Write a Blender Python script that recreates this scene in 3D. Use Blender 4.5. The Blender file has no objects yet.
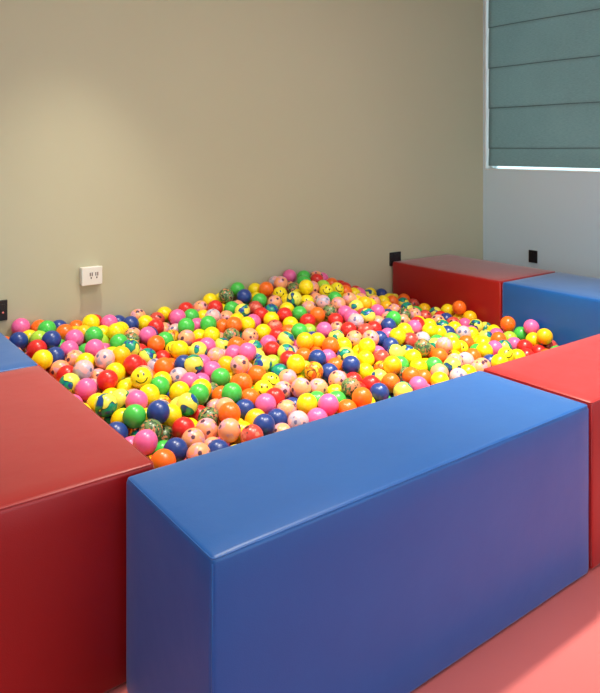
import bpy, bmesh, math, random
import numpy as np
from mathutils import Vector, Matrix, Euler, noise

scene = bpy.context.scene
COL = scene.collection
S = 0.85                      # overall scale of the measured room, metres
R_BALL = 0.0386
# measured camera
CAM_X, CAM_Y, CAM_Z, CAM_YAW, CAM_F, CAM_HY = -0.6966, -1.2095, 1.3787, 0.64421, 686.63, 148.43
VINYL_SPEC = .4; VINYL_COAT = .25; VINYL_SHEEN = .42
BEIGE = (190, 185, 157); GREYWALL = (208, 228, 239)
RED = (160, 1, 4); BLUE = (1, 86, 162); MAT = (211, 110, 107)
BLIND_A = (130, 146, 141); BLIND_B = (154, 168, 163); BLIND_TR = .18
OPEN_X0, OPEN_X1 = -.2, 3.2
LEFT_FILL_Y0, LEFT_FILL_Y1 = -2.0, .6  # unseen left-wall opening, added for cool daylight from the side
WARM = (1.0, .93, .78)
LAMPS = [
  ((.40, 1.46, 2.47), 140, 68, 1.0, .05, WARM),
  ((1.80, .50, 2.47), 370, 70, 1.0, .05, WARM),
  ((.85, .52, 2.47), 125, 90, 1.0, .05, WARM),  # extra downlight, added to brighten the front balls and floor
]
FILL_PANELS = [((.9, 0, 2.48), 27, 1.2, 1.2, (1.0, .95, .84))]  # unseen area light added overhead as soft ambient fill
WORLD_COL = (.72, .90, .99, 1); WORLD_STR = 2.8
EXPOSURE = 0.1

# play balls: colour kind, x, y, z (tenths of a millimetre), label (None: one of the heap)
BALLS = [
('P',3017,9590,2617,'glossy pink ball at the rim of the long red block, orange below it'),
('F',5799,9189,2431,'peach printed ball behind the rim of the big blue block, pink below it'),
('G',3281,11040,2907,'glossy green ball at the rim of the long red block, pink above it'),
('N',3970,10695,2996,'glossy navy ball in the front half of the pit, yellow at its right'),
('T',2785,12269,3021,'yellow-and-teal ball at the rim of the long red block, yellow at its left'),
('T',5309,11194,2804,'yellow-and-teal ball, between teal-patched at left and mottled at right, yellow above, red below'),
('N',3755,9020,2367,'glossy navy ball behind the rim of the big blue block, orange below it'),
('P',2722,13995,3094,'glossy pink ball at the rim of the long red block, yellow below it'),
('O',6283,9992,2626,'glossy orange ball, between peach at left and navy at right, peach above, peach below'),
('R',3540,14066,3223,'glossy red ball, between peach at left and yellow at right, yellow above, yellow below'),
('S',4525,13303,3315,'yellow smile-printed ball in the front half of the pit, yellow below it'),
('P',9856,9012,2425,'glossy pink ball behind the rim of the big blue block, pink below it'),
('F',5346,9929,2316,'peach printed ball, between peach at left and yellow at right, mottled above, peach below'),
('Y',9255,9502,2426,'glossy yellow ball, between navy at left and green at right, peach above, pink below'),
('P',7910,10193,2516,'glossy pink ball in the front half of the pit, red at its right'),
('R',4586,10108,2474,'glossy red ball in the front half of the pit, mottled at its left'),
('W',2998,15051,3440,'pale lilac printed ball at the rim of the long red block, pink below it'),
('F',4537,9341,2368,'first peach printed ball from the left, behind the rim of the big blue block'),
('G',7142,11253,2773,'glossy green ball in the front half of the pit, orange at its left'),
('N',7000,8944,2379,'glossy navy ball behind the rim of the big blue block, dark-red-printed below it'),
('F',9666,10410,2675,'third peach printed ball from the right, in the front half of the pit'),
('P',3777,11998,3003,'glossy pink ball in the front half of the pit, yellow above it'),
('T',7039,13969,3169,'yellow-and-teal ball in the very middle of the pit, navy at its left'),
('W',3990,15489,3569,'pale lilac printed ball in the left middle of the pit, yellow at its left'),
('O',11250,8743,2447,'third orange ball from the left, behind the rim of the big blue block'),
('F',8585,13020,3094,'peach printed ball in the very middle of the pit, pink above, peach below'),
('G',6049,11750,2827,'glossy green ball in the front half of the pit, mottled at its right'),
('B',11077,11427,2771,'amber streaked ball in the very middle of the pit'),
('G',7718,13043,2744,'glossy green ball in the front half of the pit, amber above, mottled below'),
('Y',10615,12004,3007,'glossy yellow ball in the very middle of the pit, red at its left'),
('A',14065,10011,2797,'amber ball in the right middle of the pit'),
('C',3486,10209,2633,'dark green mottled ball at the rim of the long red block'),
('O',3101,8516,2361,'first orange ball from the left, behind the rim of the big blue block'),
('C',11356,9499,2585,'dark green mottled ball in the front half of the pit, red above it'),
('N',12742,11063,2791,'glossy navy ball in the right middle of the pit, red below it'),
('R',4819,14696,3402,'first red ball from the left, in the left middle of the pit'),
('N',2763,18118,3925,'glossy navy ball at the rim of the long red block, lime at its left'),
('Y',1973,16638,3632,'glossy yellow ball by the pale blue block, red above it'),
('N',12490,9120,2251,'glossy navy ball behind the rim of the big blue block, teal-patched at its right'),
('Y',5747,12668,2720,'sixth yellow ball from the right, in the front half of the pit'),
('Y',4423,12428,2960,'glossy yellow ball in the front half of the pit, smile-printed above it'),
('K',6304,8611,2293,'dark red printed ball behind the rim of the big blue block'),
('O',8000,11896,2799,'third orange ball from the right, in the front half of the pit'),
('O',6019,14561,3099,'glossy orange ball in the left middle of the pit, orange at its right'),
('P',9425,13781,3283,'fifth pink ball from the left, in the very middle of the pit'),
('Y',7295,15694,3297,'glossy yellow ball in the left middle of the pit, smile-printed at its left'),
('G',5163,13144,2903,'glossy green ball in the front half of the pit, streaked below it'),
('A',12229,13519,3308,'amber ball in the very middle of the pit, amber at its right'),
('C',5798,10555,2393,'dark green mottled ball in the front half of the pit, red at its left'),
('O',6736,16781,3368,'glossy orange ball in the left middle of the pit, teal-patched below it'),
('W',8398,8886,2180,'pale lilac printed ball behind the rim of the big blue block, pink at its right'),
('P',4087,16856,3636,'glossy pink ball, between green at left and pink at right, lime above, lilac-printed below'),
('A',4732,15708,3505,'amber ball in the left middle of the pit'),
('Y',4572,11020,2632,'seventh yellow ball from the left, in the front half of the pit'),
('T',3483,12709,2907,'first yellow-and-teal ball from the left, in the front half of the pit'),
('T',2363,14683,3163,'first yellow-and-teal ball from the left, at the rim of the long red block'),
('O',9099,12575,2700,'glossy orange ball in the front half of the pit, smile-printed below it'),
('C',16600,10688,2932,'dark green mottled ball in the right middle of the pit'),
('O',13357,9382,2394,'glossy orange ball behind the rim of the big blue block, teal-patched at its right'),
('F',10444,10360,2510,'peach printed ball, between peach at left and yellow at right, streaked above, green below'),
('G',4445,17903,3874,'glossy green ball in the left middle of the pit, amber at its left'),
('N',7293,10622,2324,'glossy navy ball in the front half of the pit, pink at its right'),
('N',7900,9481,2186,'third navy ball from the right, behind the rim of the big blue block'),
('N',11951,12297,2903,'glossy navy ball in the very middle of the pit'),
('P',3691,18081,3830,'glossy pink ball in the left middle of the pit, pink below it'),
('F',11661,10619,2510,'peach printed ball in the front half of the pit, mottled at its right'),
('R',2090,17763,3750,'glossy red ball by the pale blue block'),
('F',8584,9844,2239,'peach printed ball behind the rim of the big blue block, red above, navy below'),
('P',2125,20229,4109,'glossy pink ball by the pale blue block'),
('N',1727,19053,3837,'glossy navy ball by the pale blue block'),
('F',4234,8413,2298,'second peach printed ball from the left, behind the rim of the big blue block'),
('T',9702,13053,2879,'third yellow-and-teal ball from the right, in the very middle of the pit'),
('Y',14385,11900,3071,'glossy yellow ball, between peach at left and pink at right, peach above, yellow below'),
('A',23362,9085,2664,'amber ball beside the far blue block'),
('T',7933,15256,3236,'yellow-and-teal ball, between yellow at left and pink at right, red above, pink below'),
('O',13209,12964,3070,'glossy orange ball in the right middle of the pit, pink below it'),
('Y',4063,14639,3240,'first yellow ball from the left, in the front half of the pit'),
('P',6695,17525,3587,'glossy pink ball in the left middle of the pit, orange below it'),
('T',11852,14426,3229,'yellow-and-teal ball in the very middle of the pit, green at its right'),
('F',10008,11733,2592,'fourth peach printed ball from the right, in the front half of the pit'),
('Y',13878,11431,2717,'third yellow ball from the left, in the right middle of the pit'),
('O',14366,9224,2477,'glossy orange ball, between mottled at left and orange at right, yellow above, pink below'),
('T',5440,16407,3507,'first yellow-and-teal ball from the left, in the left middle of the pit'),
('F',8328,17060,3298,'peach printed ball in the left middle of the pit, yellow below it'),
('F',17753,10466,2870,'peach printed ball in the right middle of the pit, orange below it'),
('R',10934,14178,2999,'glossy red ball in the very middle of the pit, lime below it'),
('S',8584,11356,2549,'yellow smile-printed ball in the front half of the pit, smile-printed above it'),
('G',8630,17675,3661,'glossy green ball towards the back of the pit, green above it'),
('Y',5564,18263,3769,'glossy yellow ball in the left middle of the pit, green below it'),
('Y',16444,12091,3148,'glossy yellow ball, between pink at left and yellow at right, navy above, navy below'),
('F',9294,11052,2447,'fifth peach printed ball from the right, in the front half of the pit'),
('C',11836,19542,4310,'dark green mottled ball along the beige wall, green below it'),
('O',23551,11324,2787,'glossy orange ball beside the far blue block, lime below it'),
('R',8579,10584,2475,'glossy red ball in the front half of the pit, smile-printed above it'),
('Y',15555,17785,4583,'glossy yellow ball towards the back of the pit, yellow below it, mottled at its left'),
('F',8482,14748,3018,'peach printed ball in the very middle of the pit, amber at its right'),
('O',7840,11159,2445,'glossy orange ball in the front half of the pit, orange above, navy below'),
('O',10538,16665,3628,'glossy orange ball towards the back of the pit, yellow above it'),
('P',23890,10184,2798,'glossy pink ball beside the far blue block, green at its left'),
('P',7767,13814,2816,'glossy pink ball in the very middle of the pit, peach above, pink below'),
('G',9654,17466,3647,'glossy green ball, between pink at left and orange at right, yellow above, yellow below'),
('T',16591,9006,2523,'yellow-and-teal ball behind the rim of the big blue block, peach at its left'),
('F',10863,15828,3223,'peach printed ball in the very middle of the pit, yellow at its right'),
('N',2581,17113,3525,'glossy navy ball at the rim of the long red block, peach below it'),
('W',6346,13921,2809,'pale lilac printed ball in the front half of the pit'),
('Y',4934,19587,3986,'glossy yellow ball along the beige wall, green below it, orange at its left'),
('T',14599,17519,4149,'yellow-and-teal ball towards the back of the pit, mottled above it, yellow at its left'),
('T',6006,16039,3125,'yellow-and-teal ball in the left middle of the pit, orange above it'),
('P',8771,18793,3824,'glossy pink ball along the beige wall, red above it'),
('Y',9317,16567,3375,'second yellow ball from the left, in the very middle of the pit'),
('P',14076,14475,3296,'glossy pink ball, between lime at left and peach at right, orange above, amber below'),
('T',13269,8619,2285,'yellow-and-teal ball behind the rim of the big blue block, pink at its right'),
('T',15391,11166,2794,'yellow-and-teal ball in the right middle of the pit, dark-red-printed at its left'),
('P',3267,17480,3581,'glossy pink ball in the left middle of the pit, pink above it'),
('F',14723,13100,3085,'peach printed ball in the right middle of the pit, dark-red-printed at its right'),
('F',3243,16732,3375,'first peach printed ball from the left, in the left middle of the pit'),
('G',5237,17151,3599,'glossy green ball in the left middle of the pit, mottled at its right'),
('N',11827,11374,2577,'glossy navy ball, between streaked at left and navy at right, orange above, peach below'),
('P',6431,13149,2799,'glossy pink ball in the front half of the pit, pink at its right'),
('T',16493,14154,3653,'yellow-and-teal ball towards the back of the pit, red below it, pink at its right'),
('N',12872,19490,4149,'glossy navy ball along the beige wall, mottled at its left'),
('Y',3159,11740,2594,'glossy yellow ball at the rim of the long red block, teal-patched above it'),
('A',7163,9701,2286,'amber ball behind the rim of the big blue block'),
('Y',13393,10919,2394,'glossy yellow ball, between red at left and teal-patched at right, yellow above, red below'),
('Y',19774,9829,2416,'glossy yellow ball, between green at left and pink at right, yellow above, navy below'),
('O',14230,19498,4368,'glossy orange ball along the beige wall, yellow at its left'),
('O',14799,15915,3611,'glossy orange ball towards the back of the pit, peach at its left'),
('P',14037,8531,2357,'glossy pink ball behind the rim of the big blue block, teal-patched at its left'),
('G',12737,14618,3410,'glossy green ball in the very middle of the pit'),
('G',2988,19465,4032,'glossy green ball along the beige wall, orange at its left'),
('O',17103,10182,2556,'glossy orange ball, between orange at left and yellow at right, teal-patched above, green below'),
('A',8525,13976,2845,'amber ball in the very middle of the pit, peach at its left'),
('Y',11640,15915,3281,'glossy yellow ball in the very middle of the pit, dark-red-printed at its right'),
('Y',4159,13845,2805,'third yellow ball from the left, in the front half of the pit'),
('T',13217,11964,2862,'second yellow-and-teal ball from the left, in the right middle of the pit'),
('Y',15851,10563,2634,'seventh yellow ball from the left, in the right middle of the pit'),
('Y',11301,16741,3509,'second yellow ball from the left, towards the back of the pit'),
('S',9224,11818,2587,'yellow smile-printed ball in the front half of the pit, smile-printed below it'),
('O',23736,14635,2970,'glossy orange ball beside the dark red block, yellow below it'),
('P',9166,8789,2133,'glossy pink ball behind the rim of the big blue block, lilac-printed at its left'),
('Y',15491,9899,2456,'glossy yellow ball in the right middle of the pit, mottled at its left'),
('R',12744,9852,2302,'glossy red ball behind the rim of the big blue block, navy below it'),
('Y',19108,12562,2871,'glossy yellow ball, between red at left and yellow at right, yellow above, lilac-printed below'),
('W',15664,14064,3535,'pale lilac printed ball towards the back of the pit, pink at its left'),
('F',2562,16419,3176,'peach printed ball at the rim of the long red block'),
('O',3588,18997,3879,'first orange ball from the left, along the beige wall'),
('T',11829,17993,3813,'yellow-and-teal ball towards the back of the pit, navy above it, peach at its left'),
('W',15883,16804,3924,'pale lilac printed ball towards the back of the pit, smile-printed above it'),
('K',17149,11972,2845,'dark red printed ball in the right middle of the pit, yellow above it'),
('C',4124,10629,2133,'dark green mottled ball in the front half of the pit, mottled at its left'),
('R',14974,13803,3295,'glossy red ball in the right middle of the pit, peach below it'),
('O',10535,8759,2146,'second orange ball from the left, behind the rim of the big blue block'),
('G',14209,16556,3640,'glossy green ball towards the back of the pit, smile-printed above it, yellow at its left'),
('C',10081,16130,3302,'dark green mottled ball in the very middle of the pit'),
('A',13082,13727,3124,'amber ball in the very middle of the pit, amber at its left'),
('R',13452,16754,3633,'glossy red ball towards the back of the pit, yellow above it, green at its right'),
('R',14065,15724,3447,'glossy red ball towards the back of the pit, orange at its right'),
('R',2577,15643,3169,'glossy red ball at the rim of the long red block'),
('N',6689,19364,3698,'glossy navy ball along the beige wall, peach above it'),
('P',5774,19594,3846,'glossy pink ball along the beige wall, navy at its right'),
('R',7624,18714,3540,'glossy red ball along the beige wall, dark-red-printed above it'),
('K',14630,11249,2663,'dark red printed ball in the right middle of the pit, streaked below it'),
('F',15088,12423,3193,'peach printed ball, between peach at left and navy at right, dark-red-printed above, yellow below'),
('N',17073,13332,3264,'first navy ball from the right, towards the back of the pit'),
('Y',15260,8508,2305,'third yellow ball from the right, behind the rim of the big blue block'),
('Y',3405,15974,3409,'first yellow ball from the left, in the left middle of the pit'),
('F',15154,19477,4558,'peach printed ball along the beige wall, smile-printed below it, lilac-printed at its left'),
('P',9214,14495,3065,'glossy pink ball, between teal-patched at left and pink at right, orange above, peach below'),
('F',15827,9032,2387,'peach printed ball behind the rim of the big blue block, teal-patched at its right'),
('Y',7453,19468,3607,'glossy yellow ball along the beige wall, navy below it'),
('S',20382,9102,2270,'yellow smile-printed ball in the right middle of the pit, teal-patched above it'),
('R',10952,19096,3906,'glossy red ball along the beige wall, yellow above, lilac-printed below'),
('T',11161,13436,3025,'yellow-and-teal ball in the very middle of the pit, lilac-printed at its right'),
('G',17748,13671,3440,'glossy green ball towards the back of the pit, navy below it'),
('C',15574,15921,3646,'dark green mottled ball towards the back of the pit, red below it'),
('P',18730,13235,2943,'glossy pink ball towards the back of the pit, dark-red-printed below it, yellow at its left'),
('W',20947,12038,2560,'first pale lilac printed ball from the right, in the right middle of the pit'),
('Y',19165,8528,2314,'glossy yellow ball in the right middle of the pit, smile-printed above it'),
('N',4985,8550,2161,'second navy ball from the left, behind the rim of the big blue block'),
('N',6973,14721,2989,'glossy navy ball in the left middle of the pit, teal-patched at its right'),
('G',16238,9692,2434,'glossy green ball behind the rim of the big blue block, teal-patched at its right'),
('Y',12683,16767,3531,'glossy yellow ball towards the back of the pit, dark-red-printed below it, red at its left'),
('W',18011,9472,2379,'pale lilac printed ball behind the rim of the big blue block, yellow below it'),
('R',15345,15187,3390,'glossy red ball towards the back of the pit, pink at its left'),
('G',13330,18748,4005,'glossy green ball along the beige wall, yellow above it'),
('P',16267,20210,4693,'glossy pink ball along the beige wall, mottled below it'),
('R',22460,9558,2173,'glossy red ball beside the far blue block, yellow at its right'),
('N',15759,11844,2881,'glossy navy ball in the right middle of the pit, teal-patched at its right'),
('P',8586,15674,3216,'second pink ball from the left, in the very middle of the pit'),
('F',16378,16209,3858,'peach printed ball towards the back of the pit, green above it, peach at its right'),
('R',10796,12756,2947,'glossy red ball in the very middle of the pit, yellow at its right'),
('F',13896,18226,3910,'peach printed ball towards the back of the pit, smile-printed above, teal-patched below'),
('S',16758,17627,4231,'yellow smile-printed ball towards the back of the pit, peach at its left'),
('P',20697,9968,2334,'glossy pink ball in the right middle of the pit, orange above it'),
('T',10158,12494,2592,'yellow-and-teal ball in the front half of the pit, smile-printed below it'),
('Y',13971,12991,2926,'glossy yellow ball, between orange at left and peach at right, teal-patched above, teal-patched below'),
('T',9414,15836,3034,'third yellow-and-teal ball from the left, in the very middle of the pit'),
('G',23890,10787,2311,'glossy green ball beside the far blue block'),
('F',10495,19745,3830,'third peach printed ball from the left, along the beige wall'),
('T',16977,15541,3764,'yellow-and-teal ball towards the back of the pit, pink below it, pink at its left'),
('W',10366,18299,3711,'pale lilac printed ball along the beige wall, green below it'),
('G',12934,20229,4376,'glossy green ball along the beige wall, navy below it, yellow at its right'),
('O',11809,13059,2823,'glossy orange ball in the very middle of the pit, yellow below it'),
('N',2614,10944,2521,'glossy navy ball at the rim of the long red block, teal-patched above it'),
('G',7366,17235,3325,'glossy green ball in the left middle of the pit, streaked at its right'),
('G',9534,18904,3720,'glossy green ball along the beige wall, red above it'),
('F',17981,8697,2249,'first peach printed ball from the right, behind the rim of the big blue block'),
('O',12495,11771,2589,'glossy orange ball in the right middle of the pit, navy at its right'),
('O',7128,11963,2459,'glossy orange ball in the front half of the pit, green at its right'),
('O',9694,15091,3192,'glossy orange ball in the very middle of the pit, mottled above it'),
('R',12605,17535,3612,'first red ball from the left, towards the back of the pit'),
('P',18013,15087,3469,'glossy pink ball towards the back of the pit, teal-patched at its left'),
('T',23159,13026,2364,'yellow-and-teal ball beside the dark red block, amber above it'),
('Y',23466,9764,2303,'glossy yellow ball beside the far blue block, red below it'),
('Y',6499,12378,2749,'glossy yellow ball in the front half of the pit, pink above, green below'),
('F',17174,16261,3977,'seventh peach printed ball from the left, towards the back of the pit'),
('A',17729,15728,3801,'amber ball towards the back of the pit, yellow at its right'),
('O',10387,17393,3403,'glossy orange ball towards the back of the pit, orange at its right'),
('L',2476,18831,3817,'lime green ball by the pale blue block'),
('Y',18627,10702,2651,'glossy yellow ball in the right middle of the pit, lime above, yellow below'),
('Y',2784,13035,2817,'glossy yellow ball at the rim of the long red block, lilac-printed above it'),
('T',14184,13738,3081,'yellow-and-teal ball in the right middle of the pit, peach above it, red at its right'),
('F',6546,10726,2508,'peach printed ball in the front half of the pit, orange below it'),
('Y',8787,20229,3674,'glossy yellow ball along the beige wall, dark-red-printed at its left'),
('G',11683,18755,3809,'glossy green ball along the beige wall, mottled above it'),
('S',14749,18976,4124,'yellow smile-printed ball along the beige wall, teal-patched at its right'),
('K',12757,18278,3775,'dark red printed ball along the beige wall, teal-patched at its right'),
('O',22369,11002,2247,'glossy orange ball beside the far blue block, teal-patched at its left'),
('K',15598,13317,3230,'dark red printed ball in the right middle of the pit, red at its right'),
('O',15102,9264,2234,'second orange ball from the right, behind the rim of the big blue block'),
('Y',13195,15926,3390,'glossy yellow ball towards the back of the pit, red above it, green at its right'),
('F',14942,16781,3759,'peach printed ball towards the back of the pit, smile-printed above it, orange at its right'),
('W',16224,8356,2309,'pale lilac printed ball behind the rim of the big blue block, teal-patched above it'),
('P',11240,14888,3063,'glossy pink ball in the very middle of the pit, red above, red below'),
('Y',5579,13795,2830,'glossy yellow ball in the front half of the pit, lilac-printed at its right'),
('Y',11188,20007,4063,'glossy yellow ball along the beige wall, red below it, smile-printed at its right'),
('O',20196,11231,2382,'glossy orange ball in the right middle of the pit, smile-printed below it'),
('S',17783,17989,4143,'first yellow smile-printed ball from the right, towards the back of the pit'),
('K',12399,16072,3336,'dark red printed ball towards the back of the pit, yellow at its left'),
('T',13461,10148,2329,'yellow-and-teal ball in the front half of the pit, streaked above it'),
('G',10673,9521,2219,'glossy green ball behind the rim of the big blue block, red at its right'),
('Y',17443,12643,3109,'glossy yellow ball in the right middle of the pit, dark-red-printed below it'),
('N',15816,12609,2999,'glossy navy ball in the right middle of the pit, pink below it'),
('R',11932,15198,3227,'glossy red ball in the very middle of the pit, dark-red-printed above, pink below'),
('O',18879,9783,2317,'glossy orange ball behind the rim of the big blue block, peach below it'),
('K',8169,19767,3592,'first dark red printed ball from the left, along the beige wall'),
('F',7427,20229,3757,'peach printed ball along the beige wall, between navy at left and dark-red-printed at right'),
('A',23890,14029,2511,'amber ball beside the dark red block, orange above it'),
('R',6745,16179,2879,'glossy red ball in the left middle of the pit, smile-printed at its right'),
('R',9721,19796,3852,'fourth red ball from the left, along the beige wall'),
('R',5817,11313,2230,'glossy red ball in the front half of the pit, red at its left'),
('C',5918,17505,3483,'dark green mottled ball in the left middle of the pit'),
('Y',23852,15553,2604,'glossy yellow ball beside the dark red block, between teal-patched at left and orange at right'),
('P',12677,12512,2731,'first pink ball from the right, in the very middle of the pit'),
('P',22670,10301,2092,'glossy pink ball beside the far blue block, red at its right'),
('Y',14018,20229,4214,'glossy yellow ball along the beige wall, between navy at left and orange at right'),
('P',16225,15502,3577,'glossy pink ball towards the back of the pit, pink at its right'),
('R',16334,13557,3184,'glossy red ball towards the back of the pit, navy at its right'),
('C',15695,19027,4231,'dark green mottled ball along the beige wall, yellow at its right'),
('T',13352,17742,3643,'yellow-and-teal ball towards the back of the pit, yellow below it, red at its left'),
('R',12408,10551,2313,'glossy red ball in the front half of the pit, mottled below it'),
('W',17921,11945,2772,'pale lilac printed ball in the right middle of the pit, mottled below it'),
('L',10388,13369,2700,'lime green ball in the very middle of the pit, teal-patched below it'),
('F',20968,15378,2835,'peach printed ball towards the back of the pit, red below it, dark-red-printed at its right'),
('Y',11126,10151,2199,'glossy yellow ball behind the rim of the big blue block, mottled at its right'),
('T',22358,11776,2193,'yellow-and-teal ball beside the far blue block'),
('A',4283,18663,3797,'amber ball along the beige wall, yellow above it'),
('P',11927,17196,3445,'glossy pink ball towards the back of the pit, yellow below it, yellow at its left'),
('Y',9075,17274,3167,'glossy yellow ball in the very middle of the pit, yellow at its right'),
('R',17245,19048,4531,'glossy red ball along the beige wall, peach above it'),
('Y',20804,10736,2341,'fourth yellow ball from the right, in the right middle of the pit'),
('O',2906,20229,3923,'glossy orange ball by the pale blue block'),
('P',16015,14756,3544,'glossy pink ball towards the back of the pit, teal-patched above it, pink at its left'),
('F',11119,18306,3522,'peach printed ball along the beige wall, orange below it, lilac-printed at its left'),
('Y',21128,9028,2072,'first yellow ball from the right, in the right middle of the pit'),
('Y',19839,12629,2617,'glossy yellow ball, between yellow at left and navy at right, teal-patched above, green below'),
('T',10366,14724,3029,'fourth yellow-and-teal ball from the left, in the very middle of the pit'),
('S',15329,17439,3897,'yellow smile-printed ball towards the back of the pit, yellow above it'),
('F',17243,9424,2472,'peach printed ball behind the rim of the big blue block, teal-patched below it'),
('Y',17208,8682,2182,'glossy yellow ball behind the rim of the big blue block, lilac-printed at its left'),
('G',15054,10543,2479,'glossy green ball in the right middle of the pit, mottled below it'),
('C',20024,15212,2976,'dark green mottled ball towards the back of the pit, teal-patched above it'),
('B',7951,17734,3221,'amber streaked ball in the left middle of the pit'),
('B',14147,10689,2428,'amber streaked ball in the right middle of the pit'),
('P',9459,18186,3435,'glossy pink ball towards the back of the pit, yellow below it, green at its right'),
('K',21706,15281,2616,'dark red printed ball towards the back of the pit, yellow below it'),
('G',16724,16893,3980,'glossy green ball towards the back of the pit, smile-printed above, peach below'),
('G',3684,9728,2057,'glossy green ball behind the rim of the big blue block, navy at its right'),
('Y',13990,17307,3718,'fourth yellow ball from the left, towards the back of the pit'),
('S',19329,10873,2367,'yellow smile-printed ball in the right middle of the pit, orange at its right'),
('R',23098,9210,1902,'glossy red ball beside the far blue block, yellow above it'),
('T',10036,14039,2872,'yellow-and-teal ball, between pink at left and lime at right, teal-patched above, teal-patched below'),
('W',6000,15304,2876,'pale lilac printed ball in the left middle of the pit, red above it'),
('F',14935,14567,3165,'peach printed ball towards the back of the pit, teal-patched below it, red at its right'),
('G',9953,9806,2277,'glossy green ball, between yellow at left and pink at right, peach above, pink below'),
('F',6580,11456,2246,'peach printed ball in the front half of the pit, mottled below it'),
('Y',6456,9439,2102,'glossy yellow ball behind the rim of the big blue block, dark-red-printed at its right'),
('F',3604,15199,2960,'peach printed ball in the front half of the pit, lilac-printed at its left'),
('S',7425,16506,3066,'yellow smile-printed ball in the left middle of the pit'),
('T',21566,10090,2186,'yellow-and-teal ball in the right middle of the pit, smile-printed below it'),
('L',23136,10915,2176,None),
('P',7098,13496,2557,None),
('Y',5256,19017,3570,None),
('F',18805,14155,3058,None),
('Y',2287,19578,3719,None),
('F',20073,15983,3052,None),
('P',7732,14584,2902,None),
('Y',21344,12918,2540,None),
('P',23193,13794,2262,None),
('L',13675,15127,3142,None),
('K',23890,9141,2038,None),
('G',16872,19718,4650,None),
('O',22201,18294,2831,None),
('T',21291,13691,2489,None),
('O',4478,20142,3689,None),
('F',6297,18182,3477,None),
('Y',21691,12135,2362,None),
('T',21815,16721,2774,None),
('F',16311,18251,4357,None),
('F',7637,8786,1965,None),
('N',23178,20209,2795,None),
('A',23518,17009,2428,None),
('C',7093,12736,2401,None),
('C',14633,9923,2274,None),
('N',3631,19927,3871,None),
('W',8430,18340,3295,None),
('A',20242,16740,3062,None),
('L',19534,11600,2545,None),
('G',16414,19100,4514,None),
('F',21685,14355,2562,None),
('K',23883,18240,2435,None),
('T',23616,16244,2342,None),
('B',4975,12565,2422,None),
('R',19450,13719,2901,None),
('T',16402,11416,2528,None),
('N',20596,12725,2475,None),
('Y',3443,13466,2741,None),
('O',12690,15365,3205,None),
('O',18503,18143,3897,None),
('F',5194,9265,1944,None),
('T',5358,11892,2468,None),
('F',16065,17684,3886,None),
('G',4007,17563,3326,None),
('Y',10271,19060,3534,None),
('K',22268,13803,2459,None),
('O',18618,19447,4088,None),
('Y',20237,13630,2714,None),
('T',17944,11181,2636,None),
('W',3134,14596,2827,None),
('R',21896,9068,1964,None),
('T',23006,18203,2622,None),
('L',17100,18319,4307,None),
('N',6398,20081,3648,None),
('Y',11236,17539,3530,None),
('N',22546,14527,2489,None),
('T',21216,19222,3146,None),
('L',4882,18356,3411,None),
('W',15300,20229,4437,None),
('Y',21178,17975,3026,None),
('F',17157,14175,3200,None),
('F',4890,13967,3147,None),
('P',16557,12836,2964,None),
('F',19456,16928,3401,None),
('Y',19295,18313,3633,None),
('T',23890,13001,2106,None),
('N',19407,9230,2087,None),
('P',23129,11691,2175,None),
('N',9192,10296,2071,None),
('O',17209,10951,2530,None),
('Y',6019,18889,3635,None),
('O',23890,18998,2599,None),
('Y',23652,12264,2146,None),
('F',8228,19086,3225,None),
('O',3591,11774,1948,None),
('Y',14694,18241,3881,None),
('F',18648,9071,2114,None),
('Y',14526,12513,2617,None),
('T',3371,10815,2148,None),
('P',15030,11912,2612,None),
('Y',23890,14796,2224,None),
('Y',18162,10223,2255,None),
('T',3063,12454,2306,None),
('L',11254,12260,2564,None),
('O',12617,13284,2678,None),
('P',18570,20226,4274,None),
('R',5993,16815,3137,None),
('G',18687,11708,2556,None),
('P',20024,18683,3488,None),
('F',17853,19862,4495,None),
('Y',10680,11868,2218,None),
('G',20088,10493,2166,None),
('P',4778,17620,3186,None),
('Y',21175,11400,2183,None),
('F',18076,14347,3245,None),
('R',22888,15220,2418,None),
('Y',18583,16270,3502,None),
('F',4128,16187,3221,None),
('R',19436,19245,3775,None),
('Y',21906,19830,3071,None),
('F',12285,19235,3710,None),
('Y',4742,16659,3260,None),
('R',5329,20229,3803,None),
('Y',13608,19465,3904,None),
('R',11973,9805,2228,None),
('O',6754,15418,2729,None),
('Y',5061,10638,2165,None),
('R',8651,16418,3005,None),
('Y',15451,18318,4029,None),
('Y',4446,15237,2928,None),
('Y',3887,11375,2552,None),
('F',18714,17088,3607,None),
('Y',8374,13334,2363,None),
('P',5763,9773,1626,None),
('S',11924,20229,3958,None),
('K',16852,14824,3497,None),
('R',9039,19496,3635,None),
('T',4556,14487,2627,None),
('F',4121,13081,2670,None),
('N',5743,13278,2213,None),
('R',5248,15243,3056,None),
('G',22543,16723,2450,None),
('N',7074,18181,3416,None),
('P',2827,10259,2225,None),
('O',8293,12565,2537,None),
('W',11766,13831,2739,None),
('P',12471,14131,2867,None),
('Y',22664,18986,2775,None),
('Y',6289,10847,1663,None),
('G',3200,18515,3411,None),
('A',4187,19424,3623,None),
('F',9076,13460,2667,None),
('N',19056,15422,3025,None),
('Y',16458,10396,2180,None),
('R',19740,20022,3735,None),
('T',23877,19849,2481,None),
('F',9893,16970,2972,None),
('F',14665,19895,3737,None),
('Y',17868,16487,3713,None),
('N',13360,14437,2978,None),
('N',13970,9670,1926,None),
('F',15877,19780,4177,None),
('Y',20334,14454,2676,None),
('R',20638,19696,3359,None),
('T',10856,16946,2903,None),
('A',6669,10191,1942,None),
('A',20214,17696,3223,None),
('W',4587,11791,2547,None),
('Y',13851,12164,2461,None),
('F',23890,11528,2077,None),
('Y',15572,16743,3200,None),
('Y',14774,16382,2988,None),
('P',22312,12665,2219,None),
('Y',11535,19494,3585,None),
('T',12296,10657,1344,None),
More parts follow.
